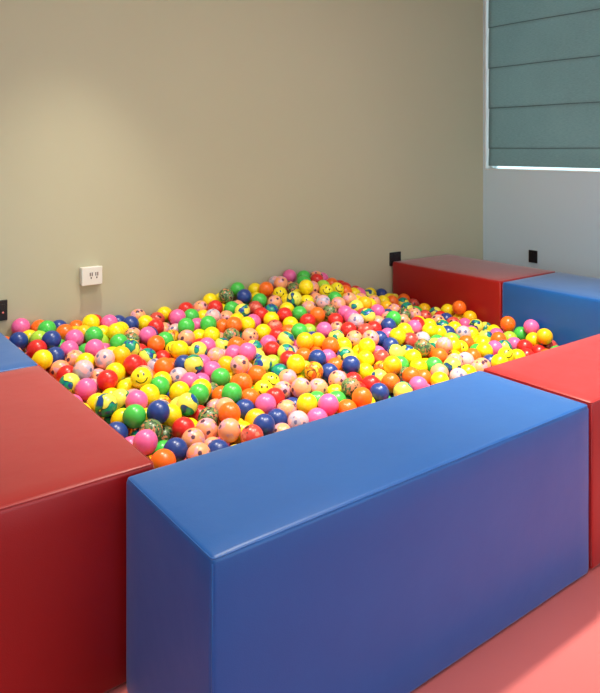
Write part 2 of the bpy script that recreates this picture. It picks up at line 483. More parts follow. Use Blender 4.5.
('Y',7934,15948,2886,None),
('W',9036,15221,2751,None),
('K',10059,11007,2323,None),
('Y',7093,10583,1333,None),
('G',6105,12185,2074,None),
('Y',11762,9099,1985,None),
('G',20212,12021,2299,None),
('O',5319,14523,2766,None),
('Y',11953,12084,2067,None),
('O',7876,14546,1598,None),
('O',5127,16018,2914,None),
('L',4385,11339,1913,None),
('T',17513,12437,2332,None),
('Y',17987,17404,3646,None),
('F',13193,11772,2065,None),
('F',3086,14709,2047,None),
('O',10253,15516,2860,None),
('O',21980,17487,2489,None),
('Y',7291,19057,2753,None),
('Y',9055,13254,1906,None),
('T',14739,12057,1896,None),
('K',13224,20178,3657,None),
('T',3842,10932,1401,None),
('F',11626,16807,2794,None),
('O',2653,17227,2705,None),
('T',4935,12028,1783,None),
('O',6632,18807,3161,None),
('B',3086,9181,1961,None),
('G',8618,12000,2117,None),
('N',6795,17546,2812,None),
('Y',2673,17819,3214,None),
('Y',18006,13043,2734,None),
('K',2182,18822,3093,None),
('G',23375,8420,1982,None),
('O',6026,19382,3033,None),
('R',13154,18010,2732,None),
('G',12986,19363,3390,None),
('O',16215,15922,2923,None),
('N',6906,12102,1716,None),
('R',2603,18307,2611,None),
('Y',19420,14566,2743,None),
('R',4906,13646,2266,None),
('Y',1920,20191,3258,None),
('G',14812,14000,2021,None),
('G',12779,12448,1869,None),
('F',13445,15509,2489,None),
('A',3361,15434,2219,None),
('T',5514,16894,1986,None),
('O',16883,9625,1796,None),
('R',3421,18426,2622,None),
('A',6928,11359,1163,None),
('Y',15347,13642,2525,None),
('Y',2902,19452,3242,None),
('F',9464,20180,3200,None),
('F',2516,15075,2510,None),
('N',11385,17919,2853,None),
('N',15241,18804,3449,None),
('Y',14734,17118,2713,None),
('R',17392,13236,2100,None),
('F',16224,16646,2615,None),
('P',13974,19893,3341,None),
('N',16148,19447,3355,None),
('P',13422,13719,2421,None),
('N',8300,14575,2264,None),
('Y',7498,18194,2736,None),
('G',3368,17614,2813,None),
('Y',4318,15871,2475,None),
('P',4197,15151,2163,None),
('O',22501,8367,1993,None),
('N',21023,16993,2748,None),
('G',12980,9300,1647,None),
('N',5026,15174,2280,None),
('R',13903,17194,2936,None),
('F',8942,14174,2080,None),
('F',10921,10900,2223,None),
('P',14631,8743,1905,None),
('P',20724,16237,2712,None),
('O',13744,16360,2993,None),
('O',7694,12249,1977,None),
('P',15912,14240,2742,None),
('Y',19525,15384,2240,None),
('F',15548,18045,3255,None),
('Y',4680,20126,2934,None),
('O',1341,19694,3577,None),
('O',21109,14841,2283,None),
('O',14269,18846,3524,None),
('R',13338,12860,2306,None),
('T',8289,15382,2406,None),
('O',2754,13734,2326,None),
('K',12188,12898,2151,None),
('R',16168,18685,3685,None),
('Y',15921,15189,2823,None),
('F',8570,11324,1725,None),
('Y',16284,17104,3300,None),
('F',5387,18805,2783,None),
('Y',16643,11082,1837,None),
('O',10276,12407,1745,None),
('L',18169,13277,1971,None),
('A',11018,10217,1201,None),
('R',6227,13514,1446,None),
('F',7268,14241,2318,None),
('Y',6419,14684,2427,None),
('N',11004,12969,2219,None),
('N',3188,16097,2664,None),
('G',7780,17134,2641,None),
('R',4150,18370,3063,None),
('Y',4009,16846,2825,None),
('A',11540,15493,2591,None),
('R',4302,9247,1630,None),
('T',7388,11179,1775,None),
('R',3553,14110,2286,None),
('N',20660,14226,1953,None),
('W',18057,19874,3682,None),
('G',7641,13509,1998,None),
('F',4418,19102,2905,None),
('Y',3295,10293,1526,None),
('Y',9731,13758,2147,None),
('T',5511,15885,2227,None),
('R',9077,10096,1256,None),
('W',15137,20223,3168,None),
('F',9004,10865,1114,None),
('Y',23890,10191,1813,None),
('G',15918,4620,1993,None),
('A',4645,7144,1947,None),
('F',11758,5661,1933,None),
('P',18531,5023,1985,None),
('R',9411,6180,1953,None),
('Y',23588,7568,1946,None),
('G',13888,5053,1961,None),
('F',2139,9148,2219,None),
('F',6092,4539,2003,None),
('O',1324,15269,3289,None),
('T',3984,6081,1914,None),
('Y',7891,5219,1994,None),
('O',8487,7927,2081,None),
('T',23297,6558,1928,None),
('Y',11418,7776,2002,None),
('Y',16317,6292,1991,None),
('T',12367,7709,2035,None),
('F',2499,4274,1988,None),
('Y',12592,6801,1914,None),
('A',1297,13650,2957,None),
('Y',17183,6271,1962,None),
('G',1757,8336,2152,None),
('Y',17582,5483,1996,None),
('G',17816,7601,1996,None),
('R',3181,5501,1946,None),
('P',22663,5920,1978,None),
('A',11505,4834,1979,None),
('P',19826,4718,2002,None),
('S',14754,6194,1947,None),
('P',16793,7257,1958,None),
('F',2148,5928,1957,None),
('L',5447,6518,1951,None),
('Y',1931,11588,2657,None),
('P',10344,7896,2050,None),
('P',21562,6865,1954,None),
('O',8533,4725,1987,None),
('R',18371,6404,1941,None),
('O',20781,7878,2069,None),
('O',19140,7051,1959,None),
('N',8209,5952,1997,None),
('Y',10695,5065,1985,None),
('R',2475,5106,1906,None),
('O',12288,4813,1970,None),
('T',14778,4809,1945,None),
('P',7552,6883,1935,None),
('O',1537,10686,2557,None),
('F',9971,4413,1929,None),
('Y',4815,6061,1941,None),
('F',6803,7139,1955,None),
('T',15650,6728,1948,None),
('W',13011,4392,1965,None),
('Y',13786,7135,1964,None),
('F',6855,5008,1946,None),
('F',1211,12068,2732,None),
('F',12835,5650,1978,None),
('P',1258,6570,1977,None),
('N',2174,7392,1927,None),
('O',20124,7096,1977,None),
('F',23870,4975,1950,None),
('F',15893,5644,1925,None),
('F',4976,5252,1962,None),
('Y',1983,12508,2819,None),
('G',3692,7034,1989,None),
('O',22379,5177,1933,None),
('F',1528,4896,1924,None),
('N',20628,4653,1987,None),
('Y',4142,5089,1995,None),
('R',21743,4462,1928,None),
('N',7165,4289,1947,None),
('O',10288,6303,1969,None),
('T',14978,7183,1922,None),
('F',11529,6988,1941,None),
('F',1187,17789,3631,None),
('O',9484,7517,1950,None),
('R',23247,4287,1924,None),
('G',2899,6681,1938,None),
('P',21743,5807,1974,None),
('O',5852,7738,1996,None),
('P',3341,7847,2031,None),
('T',22403,7572,1951,None),
('F',4745,4374,1939,None),
('T',10631,7170,1934,None),
('R',19181,6252,1920,None),
('L',1284,8976,2247,None),
('F',8511,7053,1914,None),
('O',17030,4267,1975,None),
('R',6655,6031,2000,None),
('Y',20126,6042,1950,None),
('Y',18933,4285,1915,None),
('G',19929,7865,2020,None),
('P',20856,5570,1917,None),
('F',1194,9995,2436,None),
('Y',3560,4358,1925,None),
('Y',13546,6314,1923,None),
('G',5783,5772,1965,None),
('Y',21619,7700,1963,None),
('O',9009,5357,1951,None),
('C',7692,7816,2068,None),
('Y',1189,14466,3093,None),
('Y',1972,10042,2393,None),
('K',1334,5704,1912,None),
('A',16756,5053,1989,None),
('R',1438,16131,3337,None),
('G',17991,4264,1914,None),
('F',15700,7532,1980,None),
('Y',9813,5206,1918,None),
('Y',22440,6681,1969,None),
('Y',10972,5844,1961,None),
('Y',19536,5485,1948,None),
('F',14736,7942,2134,None),
('O',1302,7536,2038,None),
('O',18594,7828,2044,None),
('G',7448,6103,1933,None),
('Y',1204,16948,3559,None),
('T',20879,6415,1843,None),
('T',2506,8123,1954,None),
('L',6647,7962,1914,None),
('P',9168,4263,1875,None),
('R',13161,7633,1902,None),
('O',23778,5914,1846,None),
('R',10878,4263,1986,None),
('P',2044,13487,2799,None),
('R',4127,7733,1791,None),
('R',6203,6685,1757,None),
('O',1186,12938,2651,None),
('P',14090,4273,1795,None),
('F',17721,6854,1758,None),
('F',21195,20165,3072,None),
('R',23223,19415,2415,None),
('W',22048,16045,2368,None),
('Y',5703,8612,1794,None),
('O',23886,6939,1588,None),
('R',15233,4254,1605,None),
('O',21018,7285,1580,None),
('T',20259,8538,1743,None),
('R',9772,8338,1759,None),
('R',11955,6439,1578,None),
('P',13941,7892,1781,None),
('P',14135,5774,1655,None),
('R',22466,4396,1613,None),
('O',5063,7768,1715,None),
('F',23180,14536,1950,None),
('Y',1295,11409,2162,None),
('P',22502,19849,2417,None),
('R',23157,5349,1671,None),
('R',5663,5110,1578,None),
('R',9940,6911,1578,None),
('K',21795,19167,2619,None),
('F',17850,19033,3875,None),
('F',17063,7957,1725,None),
('R',18346,5600,1464,None),
('S',21483,5248,1477,None),
('P',21588,8434,1627,None),
('Y',15225,5765,1502,None),
('P',1893,17256,3079,None),
('F',5392,4348,1484,None),
('L',18953,19986,3598,None),
('F',22778,17525,2215,None),
('O',7887,4403,1580,None),
('N',13428,5488,1466,None),
('G',20536,18758,2906,None),
('G',10873,6568,1469,None),
('F',3924,12393,2289,None),
('P',12666,8435,1794,None),
('F',3004,4722,1478,None),
('P',1390,18575,3302,None),
('F',1914,6632,1533,None),
('Y',18702,18877,3519,None),
('G',21650,10867,1838,None),
('A',1804,14220,2674,None),
('P',19914,19478,3172,None),
('F',19255,16270,2955,None),
('P',8767,6455,1473,None),
('N',18372,7236,1536,None),
('F',11167,8437,1662,None),
('P',2963,7385,1510,None),
('A',16985,5669,1501,None),
('T',17611,4731,1417,None),
('Y',3846,8561,1615,None),
('O',22969,7153,1411,None),
('Y',19177,7774,1504,None),
('F',18772,8437,1580,None),
('O',14272,6797,1369,None),
('P',23620,15414,1832,None),
('Y',23836,13931,1717,None),
('Y',5523,18004,2987,None),
('S',7635,10123,1783,None),
('L',19106,4890,1450,None),
('F',20249,4325,1381,None),
('O',19404,10226,1842,None),
('P',18054,15816,3028,None),
('Y',1887,15508,2741,None),
('P',4391,5502,1386,None),
('T',12821,4867,1364,None),
('F',15822,8471,1628,None),
('Y',13248,6875,1450,None),
('R',22578,13357,1850,None),
('O',16285,7838,1533,None),
('G',14580,17656,3303,None),
('T',10371,5719,1356,None),
('A',5630,7103,1362,None),
('F',22762,15991,2018,None),
('P',20164,5460,1362,None),
('L',15445,4994,1476,None),
('G',20973,9687,1641,None),
('R',12331,5554,1372,None),
('N',6834,8848,1603,None),
('N',13701,8969,1658,None),
('G',1430,9670,1760,None),
('T',1803,4272,1409,None),
('G',14488,15171,2866,None),
('F',22897,12330,1784,None),
('Y',16520,8822,1757,None),
('G',22021,9910,1584,None),
('P',9002,9420,1680,None),
('F',3451,6514,1389,None),
('P',7314,7496,1405,None),
('O',21790,6396,1362,None),
('Y',6503,4300,1361,None),
('O',7499,15390,2502,None),
('G',9075,7173,1384,None),
('R',2295,12176,2152,None),
('Y',10026,9201,1673,None),
('L',18428,12459,2354,None),
('Y',6972,6546,1395,None),
('Y',9047,18792,3023,None),
('N',6322,5574,1415,None),
('T',12100,4264,1353,None),
('P',20153,9775,1728,None),
('G',16542,4524,1423,None),
('T',19466,17727,2953,None),
('G',21190,4481,1372,None),
('T',16619,6748,1398,None),
('Y',8594,5664,1356,None),
('P',19657,6669,1448,None),
('Y',11152,5176,1360,None),
('O',11096,20133,3282,None),
('W',8962,8298,1547,None),
('G',11293,9626,1637,None),
('R',8328,7603,1317,None),
('O',12178,18008,3045,None),
('O',23465,4711,1249,None),
('N',23268,9846,1475,None),
('O',9446,5646,1365,None),
('N',1304,8542,1469,None),
('G',4342,6582,1420,None),
('G',12452,11230,1938,None),
('L',22091,14894,1919,None),
('O',2168,10829,1885,None),
('Y',6347,7394,1278,None),
('F',22567,8856,1377,None),
('N',7327,5462,1328,None),
('P',8478,10493,1706,None),
('T',3891,4638,1274,None),
('R',17868,8328,1498,None),
('K',22980,7951,1366,None),
('Y',1804,5451,1267,None),
('S',23741,17813,1761,None),
('O',7524,8255,1379,None),
('F',22746,11247,1543,None),
('O',5598,6125,1275,None),
('P',23301,18662,2037,None),
('Y',15112,7700,1349,None),
('A',7886,6050,1243,None),
('O',20696,13338,1987,None),
('R',19679,13293,2161,None),
('S',1428,7228,1311,None),
('N',21565,18274,2350,None),
('Y',4878,10063,1675,None),
('F',2033,12978,2191,None),
('N',23873,19296,1793,None),
('F',9599,14524,2362,None),
('O',17708,13758,2648,None),
('N',10406,4739,1342,None),
('Y',15677,9553,1726,None),
('P',2373,9925,1678,None),
('O',10403,10245,1727,None),
('P',2719,5962,1325,None),
('Y',13621,4688,1323,None),
('R',15931,7162,1259,None),
('Y',1935,18076,2977,None),
('Y',20540,17853,2497,None),
('P',12302,7273,1304,None),
('Y',17647,9201,1681,None),
('P',19311,12200,2046,None),
('O',13081,17257,3025,None),
('G',23858,8445,1326,None),
('Y',5263,17102,2803,None),
('F',23783,16852,1707,None),
('R',9591,11579,1934,None),
('N',21907,7403,1297,None),
('T',15169,6609,1313,None),
('G',10532,18097,2965,None),
('O',19098,5724,1313,None),
('T',8892,17961,2796,None),
('Y',12932,6093,1308,None),
('Y',10742,7818,1383,None),
('N',1865,7925,1366,None),
('P',18541,14839,2723,None),
('F',2239,8712,1524,None),
('F',6986,19744,2997,None),
('P',1259,10610,1792,None),
('Y',20413,7809,1354,None),
('R',17304,17000,3467,None),
('T',20378,15131,2206,None),
('R',21134,12325,1777,None),
('Y',15188,12890,2397,None),
('A',23478,10998,1484,None),
('F',22289,5808,1250,None),
('G',18897,13708,2345,None),
('O',8953,4879,1248,None),
('T',23101,6052,1270,None),
('O',14409,14421,2579,None),
('O',17327,15296,3066,None),
('Y',15887,6221,1341,None),
('Y',5293,19723,3198,None),
('Y',11946,8189,1520,None),
('T',12377,14929,2569,None),
('P',17541,10088,1767,None),
('N',18931,6744,1161,None),
('F',11132,14579,2336,None),
('O',11573,18664,2985,None),
('G',9661,4419,1178,None),
('O',14394,4770,1176,None),
('O',1182,12427,1968,None),
('Y',19539,11369,1800,None),
('Y',1294,13589,2173,None),
('G',20450,6440,1151,None),
('F',6408,12928,1941,None),
('T',16784,19205,3817,None),
('O',21814,14141,1785,None),
('N',14526,11228,1893,None),
('P',7853,19718,2821,None),
('O',3059,8469,1515,None),
('T',16141,5498,1175,None),
('T',16607,12410,2285,None),
('A',2629,11495,1968,None),
('G',11579,5886,1152,None),
('Y',7757,6868,1159,None),
('S',22279,18162,2059,None),
('F',1270,16884,2690,None),
('Y',18650,11207,1853,None),
('F',12922,10353,1699,None),
('G',19672,18699,2769,None),
('Y',15621,11604,2025,None),
('Y',9733,12890,2018,None),
('Y',15118,10275,1729,None),
('Y',11574,10573,1700,None),
('F',16822,18010,3547,None),
('Y',19753,14096,2150,None),
('S',17665,5895,1196,None),
('R',3554,5713,1253,None),
('O',12462,16714,2756,None),
('R',4758,4854,1142,None),
('F',20404,11550,1698,None),
('O',12293,19993,3260,None),
('Y',18420,17710,3054,None),
('P',1209,4884,1166,None),
('T',17264,20196,4064,None),
('F',21263,15664,2047,None),
('Y',17511,11664,2156,None),
('F',18327,9654,1673,None),
('F',11046,13767,2231,None),
('Y',11239,4420,1143,None),
('G',13310,8364,1346,None),
('Y',21911,11705,1531,None),
('Y',13883,17963,3065,None),
('F',23645,11977,1381,None),
('G',18537,16738,2884,None),
('O',13266,18667,3132,None),
('Y',21577,13032,1747,None),
('Y',23402,13207,1503,None),
('R',23394,20211,1910,None),
('Y',10183,19900,3114,None),
('N',12457,15786,2585,None),
('W',17411,7357,1227,None),
('N',8662,19857,2957,None),
('O',7291,9458,1447,None),
('F',11379,7402,1188,None),
('O',12457,18732,3079,None),
('W',20587,19536,2596,None),
('Y',17013,16244,3173,None),
('N',8301,8808,1385,None),
('O',20780,10533,1567,None),
('P',1341,14798,2372,None),
('N',20117,15913,2259,None),
('Y',18453,4421,1201,None),
('F',19584,8535,1332,None),
('R',19546,17022,2581,None),
('F',4072,7278,1148,None),
('Y',15138,15683,2796,None),
('R',1915,16401,2715,None),
('Y',9894,18562,2885,None),
('T',9245,16720,2597,None),
('F',6592,13840,2068,None),
('G',23858,7622,1159,None),
('G',14356,13268,2267,None),
('G',9569,19399,3063,None),
('G',23865,5464,1187,None),
('T',11394,11472,1872,None),
('T',7288,4626,1138,None),
('N',4575,8304,1349,None),
('R',10136,16262,2450,None),
('N',6120,16525,2386,None),
('Y',23866,14781,1446,None),
('F',22500,18897,1906,None),
('Y',21606,19874,2243,None),
('G',21329,16628,2039,None),
('Y',10367,14359,2244,None),
('O',17852,18366,3402,None),
('R',6171,18421,2645,None),
('T',20496,9170,1266,None),
('P',10926,19330,3062,None),
('O',2336,4729,1063,None),
('F',16076,13151,2347,None),
('F',21250,17544,2099,None),
('Y',21314,9100,1215,None),
('O',9697,15333,2279,None),
('F',7055,16832,2441,None),
('G',6181,8172,1253,None),
('Y',3580,13026,1993,None),
('F',1218,6395,1096,None),
('Y',14600,8325,1249,None),
('G',7988,5119,1091,None),
('P',2569,6773,1121,None),
('A',9596,7758,1154,None),
('G',10763,9089,1399,None),
('G',8519,16145,2267,None),
('F',22767,16812,1707,None),
('O',21067,5957,1104,None),
('F',3573,9315,1354,None),
('O',20380,12668,1715,None),
('R',8396,12770,1789,None),
('C',3593,20045,3101,None),
('R',13906,10496,1675,None),
('Y',16696,13658,2474,None),
('F',19084,19418,3041,None),
('R',9828,6339,1024,None),
('T',15380,19598,3606,None),
('O',8583,17248,2461,None),
('P',13738,6272,1035,None),
('O',11119,16164,2498,None),
('T',20363,16995,2241,None),
('F',9702,10651,1541,None),
('R',16585,14653,2762,None),
('R',17736,10873,1830,None),
('F',14250,7567,1110,None),
('Y',9942,17709,2630,None),
('F',20215,20222,2927,None),
('Y',9424,8886,1294,None),
('A',15824,10740,1809,None),
('Y',5988,17405,2522,None),
('A',19159,9613,1428,None),
('O',1180,16026,2611,None),
('F',22577,14122,1624,None),
('Y',5757,14164,2067,None),
('P',14737,9582,1532,None),
('O',19015,12921,2011,None),
('S',12296,9750,1511,None),
('O',22521,6546,1113,None),
('O',10454,11191,1671,None),
('F',8100,9623,1362,None),
('O',5390,11103,1614,None),
('F',19505,4288,1065,None),
('P',18057,6613,1084,None),
('G',23869,9316,1279,None),
('Y',17580,14578,2589,None),
('N',22620,10341,1256,None),
('Y',23782,16085,1450,None),
('Y',5130,5537,1039,None),
('F',21374,7941,1009,None),
('N',18767,18462,2847,None),
('K',14606,5852,1000,None),
('S',22264,12796,1389,None),
('Y',2634,7948,1058,None),
('R',4802,16578,2450,None),
('R',15845,4480,963,None),
('Y',12127,14233,2086,None),
('N',19894,7295,1037,None),
('R',5834,15186,2093,None),
('Y',13053,7641,1015,None),
('Y',18372,7884,1079,None),
('N',3610,19170,3096,None),
('F',13131,14452,2185,None),
('G',18191,11892,1846,None),
('G',22043,4965,933,None),
('W',3485,7896,1140,None),
('N',20894,5100,970,None),
('Y',22029,16955,1912,None),
('A',13578,11208,1633,None),
('Y',22884,15444,1473,None),
('F',1937,11571,1622,None),
('R',2770,9205,1239,None),
('T',12375,9024,1235,None),
('F',5976,20141,2852,None),
('F',16430,20116,3747,None),
('A',4153,9976,1401,None),
('Y',4971,6919,973,None),
('T',7092,16015,2179,None),
('N',17254,6536,995,None),
('O',10413,7124,936,None),
('Y',15855,12427,2080,None),
('R',15288,14768,2478,None),
('P',23736,6444,995,None),
('O',5172,8807,1170,None),
('O',21124,19063,2177,None),
('N',6251,6399,931,None),
('T',5485,7862,1033,None),
('O',1179,17706,2596,None),
('Y',2494,15854,2341,None),
('F',10662,15328,2225,None),
('G',6099,4847,978,None),
('S',18102,5082,921,None),
('Y',23836,18537,1463,None),
('A',6442,9522,1305,None),
('P',8234,18756,2518,None),
('O',1783,19480,2926,None),
('N',16895,5062,953,None),
('R',7786,16456,2180,None),
('P',4655,13037,1853,None),
('T',11872,4953,1027,None),
('Y',18664,10361,1518,None),
('F',4340,17556,2529,None),
('F',8265,4265,841,None),
('G',21073,11540,1268,None),
('O',15200,5324,810,None),
('R',2247,14482,2001,None),
('P',2704,13084,1773,None),
('O',19663,5008,815,None),
('G',22534,7499,832,None),
('Y',22873,5366,901,None),
('T',10273,8364,984,None),
('Y',22938,17969,1529,None),
('P',13154,16411,2482,None),
('R',19762,6012,967,None),
('Y',7049,14903,1879,None),
('N',21185,6916,888,None),
('O',2033,6078,854,None),
('G',16644,7423,966,None),
('F',14464,15855,2446,None),
('W',18816,14457,2046,None),
('Y',11484,6632,931,None),
('Y',23641,10384,1020,None),
('Y',11546,8932,1199,None),
('F',22942,19495,1638,None),
('O',22782,4486,894,None),
('O',6838,5809,822,None),
('O',9228,12372,1572,None),
('N',22675,9567,1003,None),
('R',20028,10816,1439,None),
('G',18697,15750,2316,None),
('W',4141,13806,1851,None),
('F',11961,19337,2796,None),
('Y',17146,8770,1246,None),
('F',3057,5225,851,None),
('N',22059,15628,1653,None),
('N',11127,12275,1634,None),
('Y',1677,9193,1141,None),
('R',21915,10651,1129,None),
('F',14747,18442,2907,None),
('P',9023,14980,1997,None),
('G',13894,11944,1711,None),
('G',13132,4261,860,None),
('R',22214,8167,1109,None),
('W',12728,6755,862,None),
('R',3347,16804,2355,None),
('P',23299,8844,907,None),
('R',11750,13480,1871,None),
('O',15199,8978,1261,None),
('F',9907,5220,868,None),
('O',12923,5442,837,None),
('Y',6084,11607,1513,None),
('F',7334,12854,1586,None),
('Y',8112,17919,2336,None),
('F',18230,8951,1097,None),
('Y',20118,13687,1554,None),
('Y',6557,19283,2415,None),
('R',14613,19523,3023,None),
('F',13910,5503,743,None),
('G',18564,6101,786,None),
('W',13528,9738,1154,None),
('O',3054,4288,835,None),
('F',12449,8251,873,None),
('Y',9856,9870,1249,None),
('Y',21700,5660,765,None),
('G',4857,18298,2481,None),
('Y',16378,11858,1718,None),
('O',19758,17907,2188,None),
('R',18052,19061,3081,None),
('T',14095,15044,2186,None),
('P',4247,6005,790,None),
('R',16189,10132,1329,None),
('R',5545,12685,1739,None),
('P',20730,8422,965,None),
('P',20352,18566,2134,None),
('O',10906,6148,703,None),
('G',7072,7099,713,None),
('P',10564,18806,2526,None),
('N',11166,8260,890,None),
('O',8472,6257,755,None),
('F',4922,14336,1868,None),
('Y',19743,12254,1403,None),
('G',16756,5973,791,None),
('T',15788,8047,888,None),
('Y',8488,7050,698,None),
('P',17632,17575,2930,None),
('Y',1202,11406,1381,None),
('O',17845,16490,2603,None),
('N',2039,7236,739,None),
('G',12820,13397,1867,None),
('Y',1438,18858,2567,None),
('O',20638,16384,1746,None),
('G',3100,6254,704,None),
('P',14930,4363,737,None),
('G',12254,17427,2449,None),
('O',2783,20226,2827,None),
('O',21265,14946,1509,None),
('F',19295,16328,2180,None),
('A',15000,7063,696,None),
('T',1311,20079,2754,None),
('F',16271,8736,1018,None),
('Y',21088,13752,1452,None),
('P',7263,17669,2162,None),
('Y',16781,15507,2543,None),
('S',23237,14210,1171,None),
('P',3410,7127,718,None),
('O',6845,8047,859,None),
('Y',7940,11822,1350,None),
('R',4637,10743,1283,None),
('F',14208,9031,1050,None),
('O',1766,10212,1197,None),
('O',4797,9540,1099,None),
('F',10411,13571,1749,None),
('P',4051,5199,707,None),
('P',9025,5606,705,None),
('Y',11934,16303,2259,None),
('P',19796,14808,1774,None),
('Y',16868,4286,737,None),
('O',2757,10888,1331,None),
('F',19010,20201,2814,None),
('A',8296,13863,1657,None),
('T',17122,18726,3300,None),
('Y',11765,14941,1992,None),
('R',21359,9993,982,None),
('O',1207,7990,845,None),
('N',9429,16138,2046,None),
('Y',2761,12144,1526,None),
('F',20606,20217,2202,None),
('P',8465,8258,852,None),
('R',22507,20200,1676,None),
('N',13646,7169,785,None),
('Y',7852,10772,1251,None),
('P',10765,17540,2320,None),
('Y',23092,11675,891,None),
('R',16215,6630,742,None),
('N',5064,17597,2216,None),
('G',15478,16346,2499,None),
('P',5482,10448,1113,None),
('R',19812,19772,2339,None),
('C',13337,20126,2862,None),
('R',5831,7283,612,None),
('Y',4161,4289,611,None),
('Y',2584,16591,2105,None),
('L',7061,18457,2142,None),
('O',19279,7842,732,None),
('P',19899,9507,899,None),
('G',20544,4336,644,None),
('P',5392,4274,677,None),
('O',4103,12448,1515,None),
('R',3948,8810,878,None),
('F',6412,10262,1048,None),
('T',1932,13695,1695,None),
('F',7216,8862,848,None),
('Y',3663,16161,2002,None),
('O',18936,4608,617,None),
('Y',23306,7151,673,None),
('R',22847,12434,943,None),
('P',14173,12668,1712,None),
('R',15647,6023,620,None),
('T',1703,15535,1977,None),
('R',13993,14200,1903,None),
('G',4563,7874,701,None),
('F',9435,7046,606,None),
('S',23766,19859,1212,None),
('A',7891,15562,1709,None),
('N',13884,19210,2911,None),
('N',17602,15578,2366,None),
('P',18842,17319,2403,None),
('Y',22267,17539,1425,None),
('P',17967,14141,2008,None),
('Y',10763,16771,2073,None),
('G',1197,5721,699,None),
('P',17690,4392,590,None),
('F',21740,4275,743,None),
('S',1808,12743,1479,None),
('G',23261,17223,1230,None),
('O',10414,4303,603,None),
('Y',6500,17817,2085,None),
('F',8864,9378,908,None),
('R',15770,17409,2779,None),
('G',1871,17256,2300,None),
('F',20462,5677,651,None),
('R',8993,18579,2220,None),
('Y',16613,9439,1079,None),
('P',20644,15560,1548,None),
('Y',7804,7725,701,None),
('S',11980,12581,1463,None),
('T',11043,5298,588,None),
('Y',23877,11482,774,None),
('N',23781,12665,915,None),
('O',11899,4303,592,None),
('P',3224,13646,1602,None),
('F',5884,5566,597,None),
('Y',20656,7444,635,None),
('O',12067,5621,593,None),
('F',6703,4389,605,None),
('P',22254,13615,1109,None),
('F',18412,7129,585,None),
('Y',6374,14524,1653,None),
('F',18981,11825,1431,None),
('F',20588,10059,910,None),
('O',2819,19146,2491,None),
('O',6075,8937,833,None),
('F',21575,12460,1150,None),
('O',6431,15657,1902,None),
('O',23740,13580,895,None),
('O',13211,9063,921,None),
('F',1774,4366,590,None),
('G',23873,4380,663,None),
('O',14378,6549,589,None),
('T',12708,11833,1389,None),
('Y',17233,7980,787,None),
('O',9088,4464,599,None),
('T',16977,10525,1349,None),
('T',16914,17014,2755,None),
('T',9312,17475,2166,None),
('N',19007,8939,953,None),
('N',8729,19342,2305,None),
('R',22049,9136,813,None),
('Y',12733,15264,1870,None),
('Y',22403,16243,1261,None),
('Y',11597,17117,2063,None),
('N',21923,6934,614,None),
('L',13699,4658,485,None),
('W',19154,13859,1610,None),
('F',14935,13023,1649,None),
('K',19188,7107,490,None),
('Y',11182,19960,2523,None),
('Y',15194,11017,1259,None),
('Y',11727,11417,1154,None),
('O',19524,10253,946,None),
('F',11887,7231,612,None),
('R',5289,13637,1511,None),
('K',23207,6129,488,None),
('P',13818,13480,1662,None),
('T',7871,5822,498,None),
('T',20532,12136,1138,None),
('P',5276,19956,2442,None),
('G',17946,10379,1140,None),
('P',13922,8295,722,None),
('Y',9565,11482,1141,None),
('Y',11265,18405,2249,None),
('P',14975,15369,2051,None),
('Y',6932,20093,2282,None),
('T',2261,5431,490,None),
('G',9677,14326,1610,None),
('R',4699,15735,1810,None),
('Y',4410,11741,1192,None),
('P',7929,17290,1865,None),
('F',9836,19166,2315,None),
('T',19072,10998,1226,None),
('G',9855,16891,1960,None),
('G',18487,12526,1482,None),
('K',5475,6462,507,None),
('Y',16334,18152,2893,None),
('A',11088,14262,1614,None),
('Y',6179,12402,1269,None),
('F',7071,14201,1491,None),
('Y',1286,14216,1640,None),
('R',2132,8580,696,None),
('F',3300,11499,1178,None),
('R',21727,18650,1636,None),
('T',19649,13029,1327,None),
('F',23421,8060,548,None),
('O',22250,15023,1115,None),
('G',15930,7356,507,None),
('G',22047,19532,1599,None),
('F',17245,12322,1611,None),
('Y',15708,14102,1970,None),
('N',9232,20185,2380,None),
('O',20890,18140,1684,None),
('L',18179,15094,2063,None),
('T',19915,8302,644,None),
('P',23094,18696,1254,None),
('N',8943,16736,1879,None),
('F',11709,9743,932,None),
('Y',8336,20190,2285,None),
('R',11268,15667,1851,None),
('R',22585,10958,782,None),
('F',14091,16824,2277,None),
('P',10849,12970,1413,None),
('Y',12141,6396,485,None),
('T',14524,17849,2448,None),
('K',17244,19714,3398,None),
('N',16249,5112,486,None),
('N',5541,9507,851,None),
('G',14537,10581,1176,None),
('F',3969,14553,1645,None),
('O',23884,17857,969,None),
('O',10279,10615,998,None),
('R',15780,9412,935,None),
('F',23882,16769,926,None),
('Y',12360,18388,2373,None),
('Y',3911,19642,2462,None),
('Y',17230,11477,1412,None),
('W',14832,7889,600,None),
('O',15348,12341,1493,None),
('P',8990,7728,566,None),
('Y',13207,17227,2224,None),
('N',4138,18529,2296,None),
('T',23469,9628,647,None),
('G',18246,19872,2915,None),
('N',12721,19611,2616,None),
('N',9467,8349,658,None),
('F',17812,9618,1002,None),
('G',19180,5566,479,None),
('F',6655,16577,1815,None),
('Y',23482,15277,952,None),
('F',1303,16417,1951,None),
('R',21017,13026,1152,None),
('P',10198,9193,856,None),
('N',16975,14312,2050,None),
('R',12565,4714,562,None),
('P',7381,5124,482,None),
('T',3127,8698,714,None),
('G',21343,16144,1401,None),
('N',20603,10994,927,None),
('K',1253,7155,481,None),
('P',8377,10291,904,None),
('L',23161,16372,1055,None),
('G',22273,6125,494,None),
('O',23781,5132,474,None),
('R',7549,10042,875,None),
('P',5569,18208,2132,None),
('F',22276,11733,843,None),
('P',17382,5533,495,None),
('R',2830,10040,949,None),
('R',4056,6735,540,None),
('R',13404,10658,1071,None),
('G',8709,11918,1185,None),
('A',19921,6663,523,None),
]

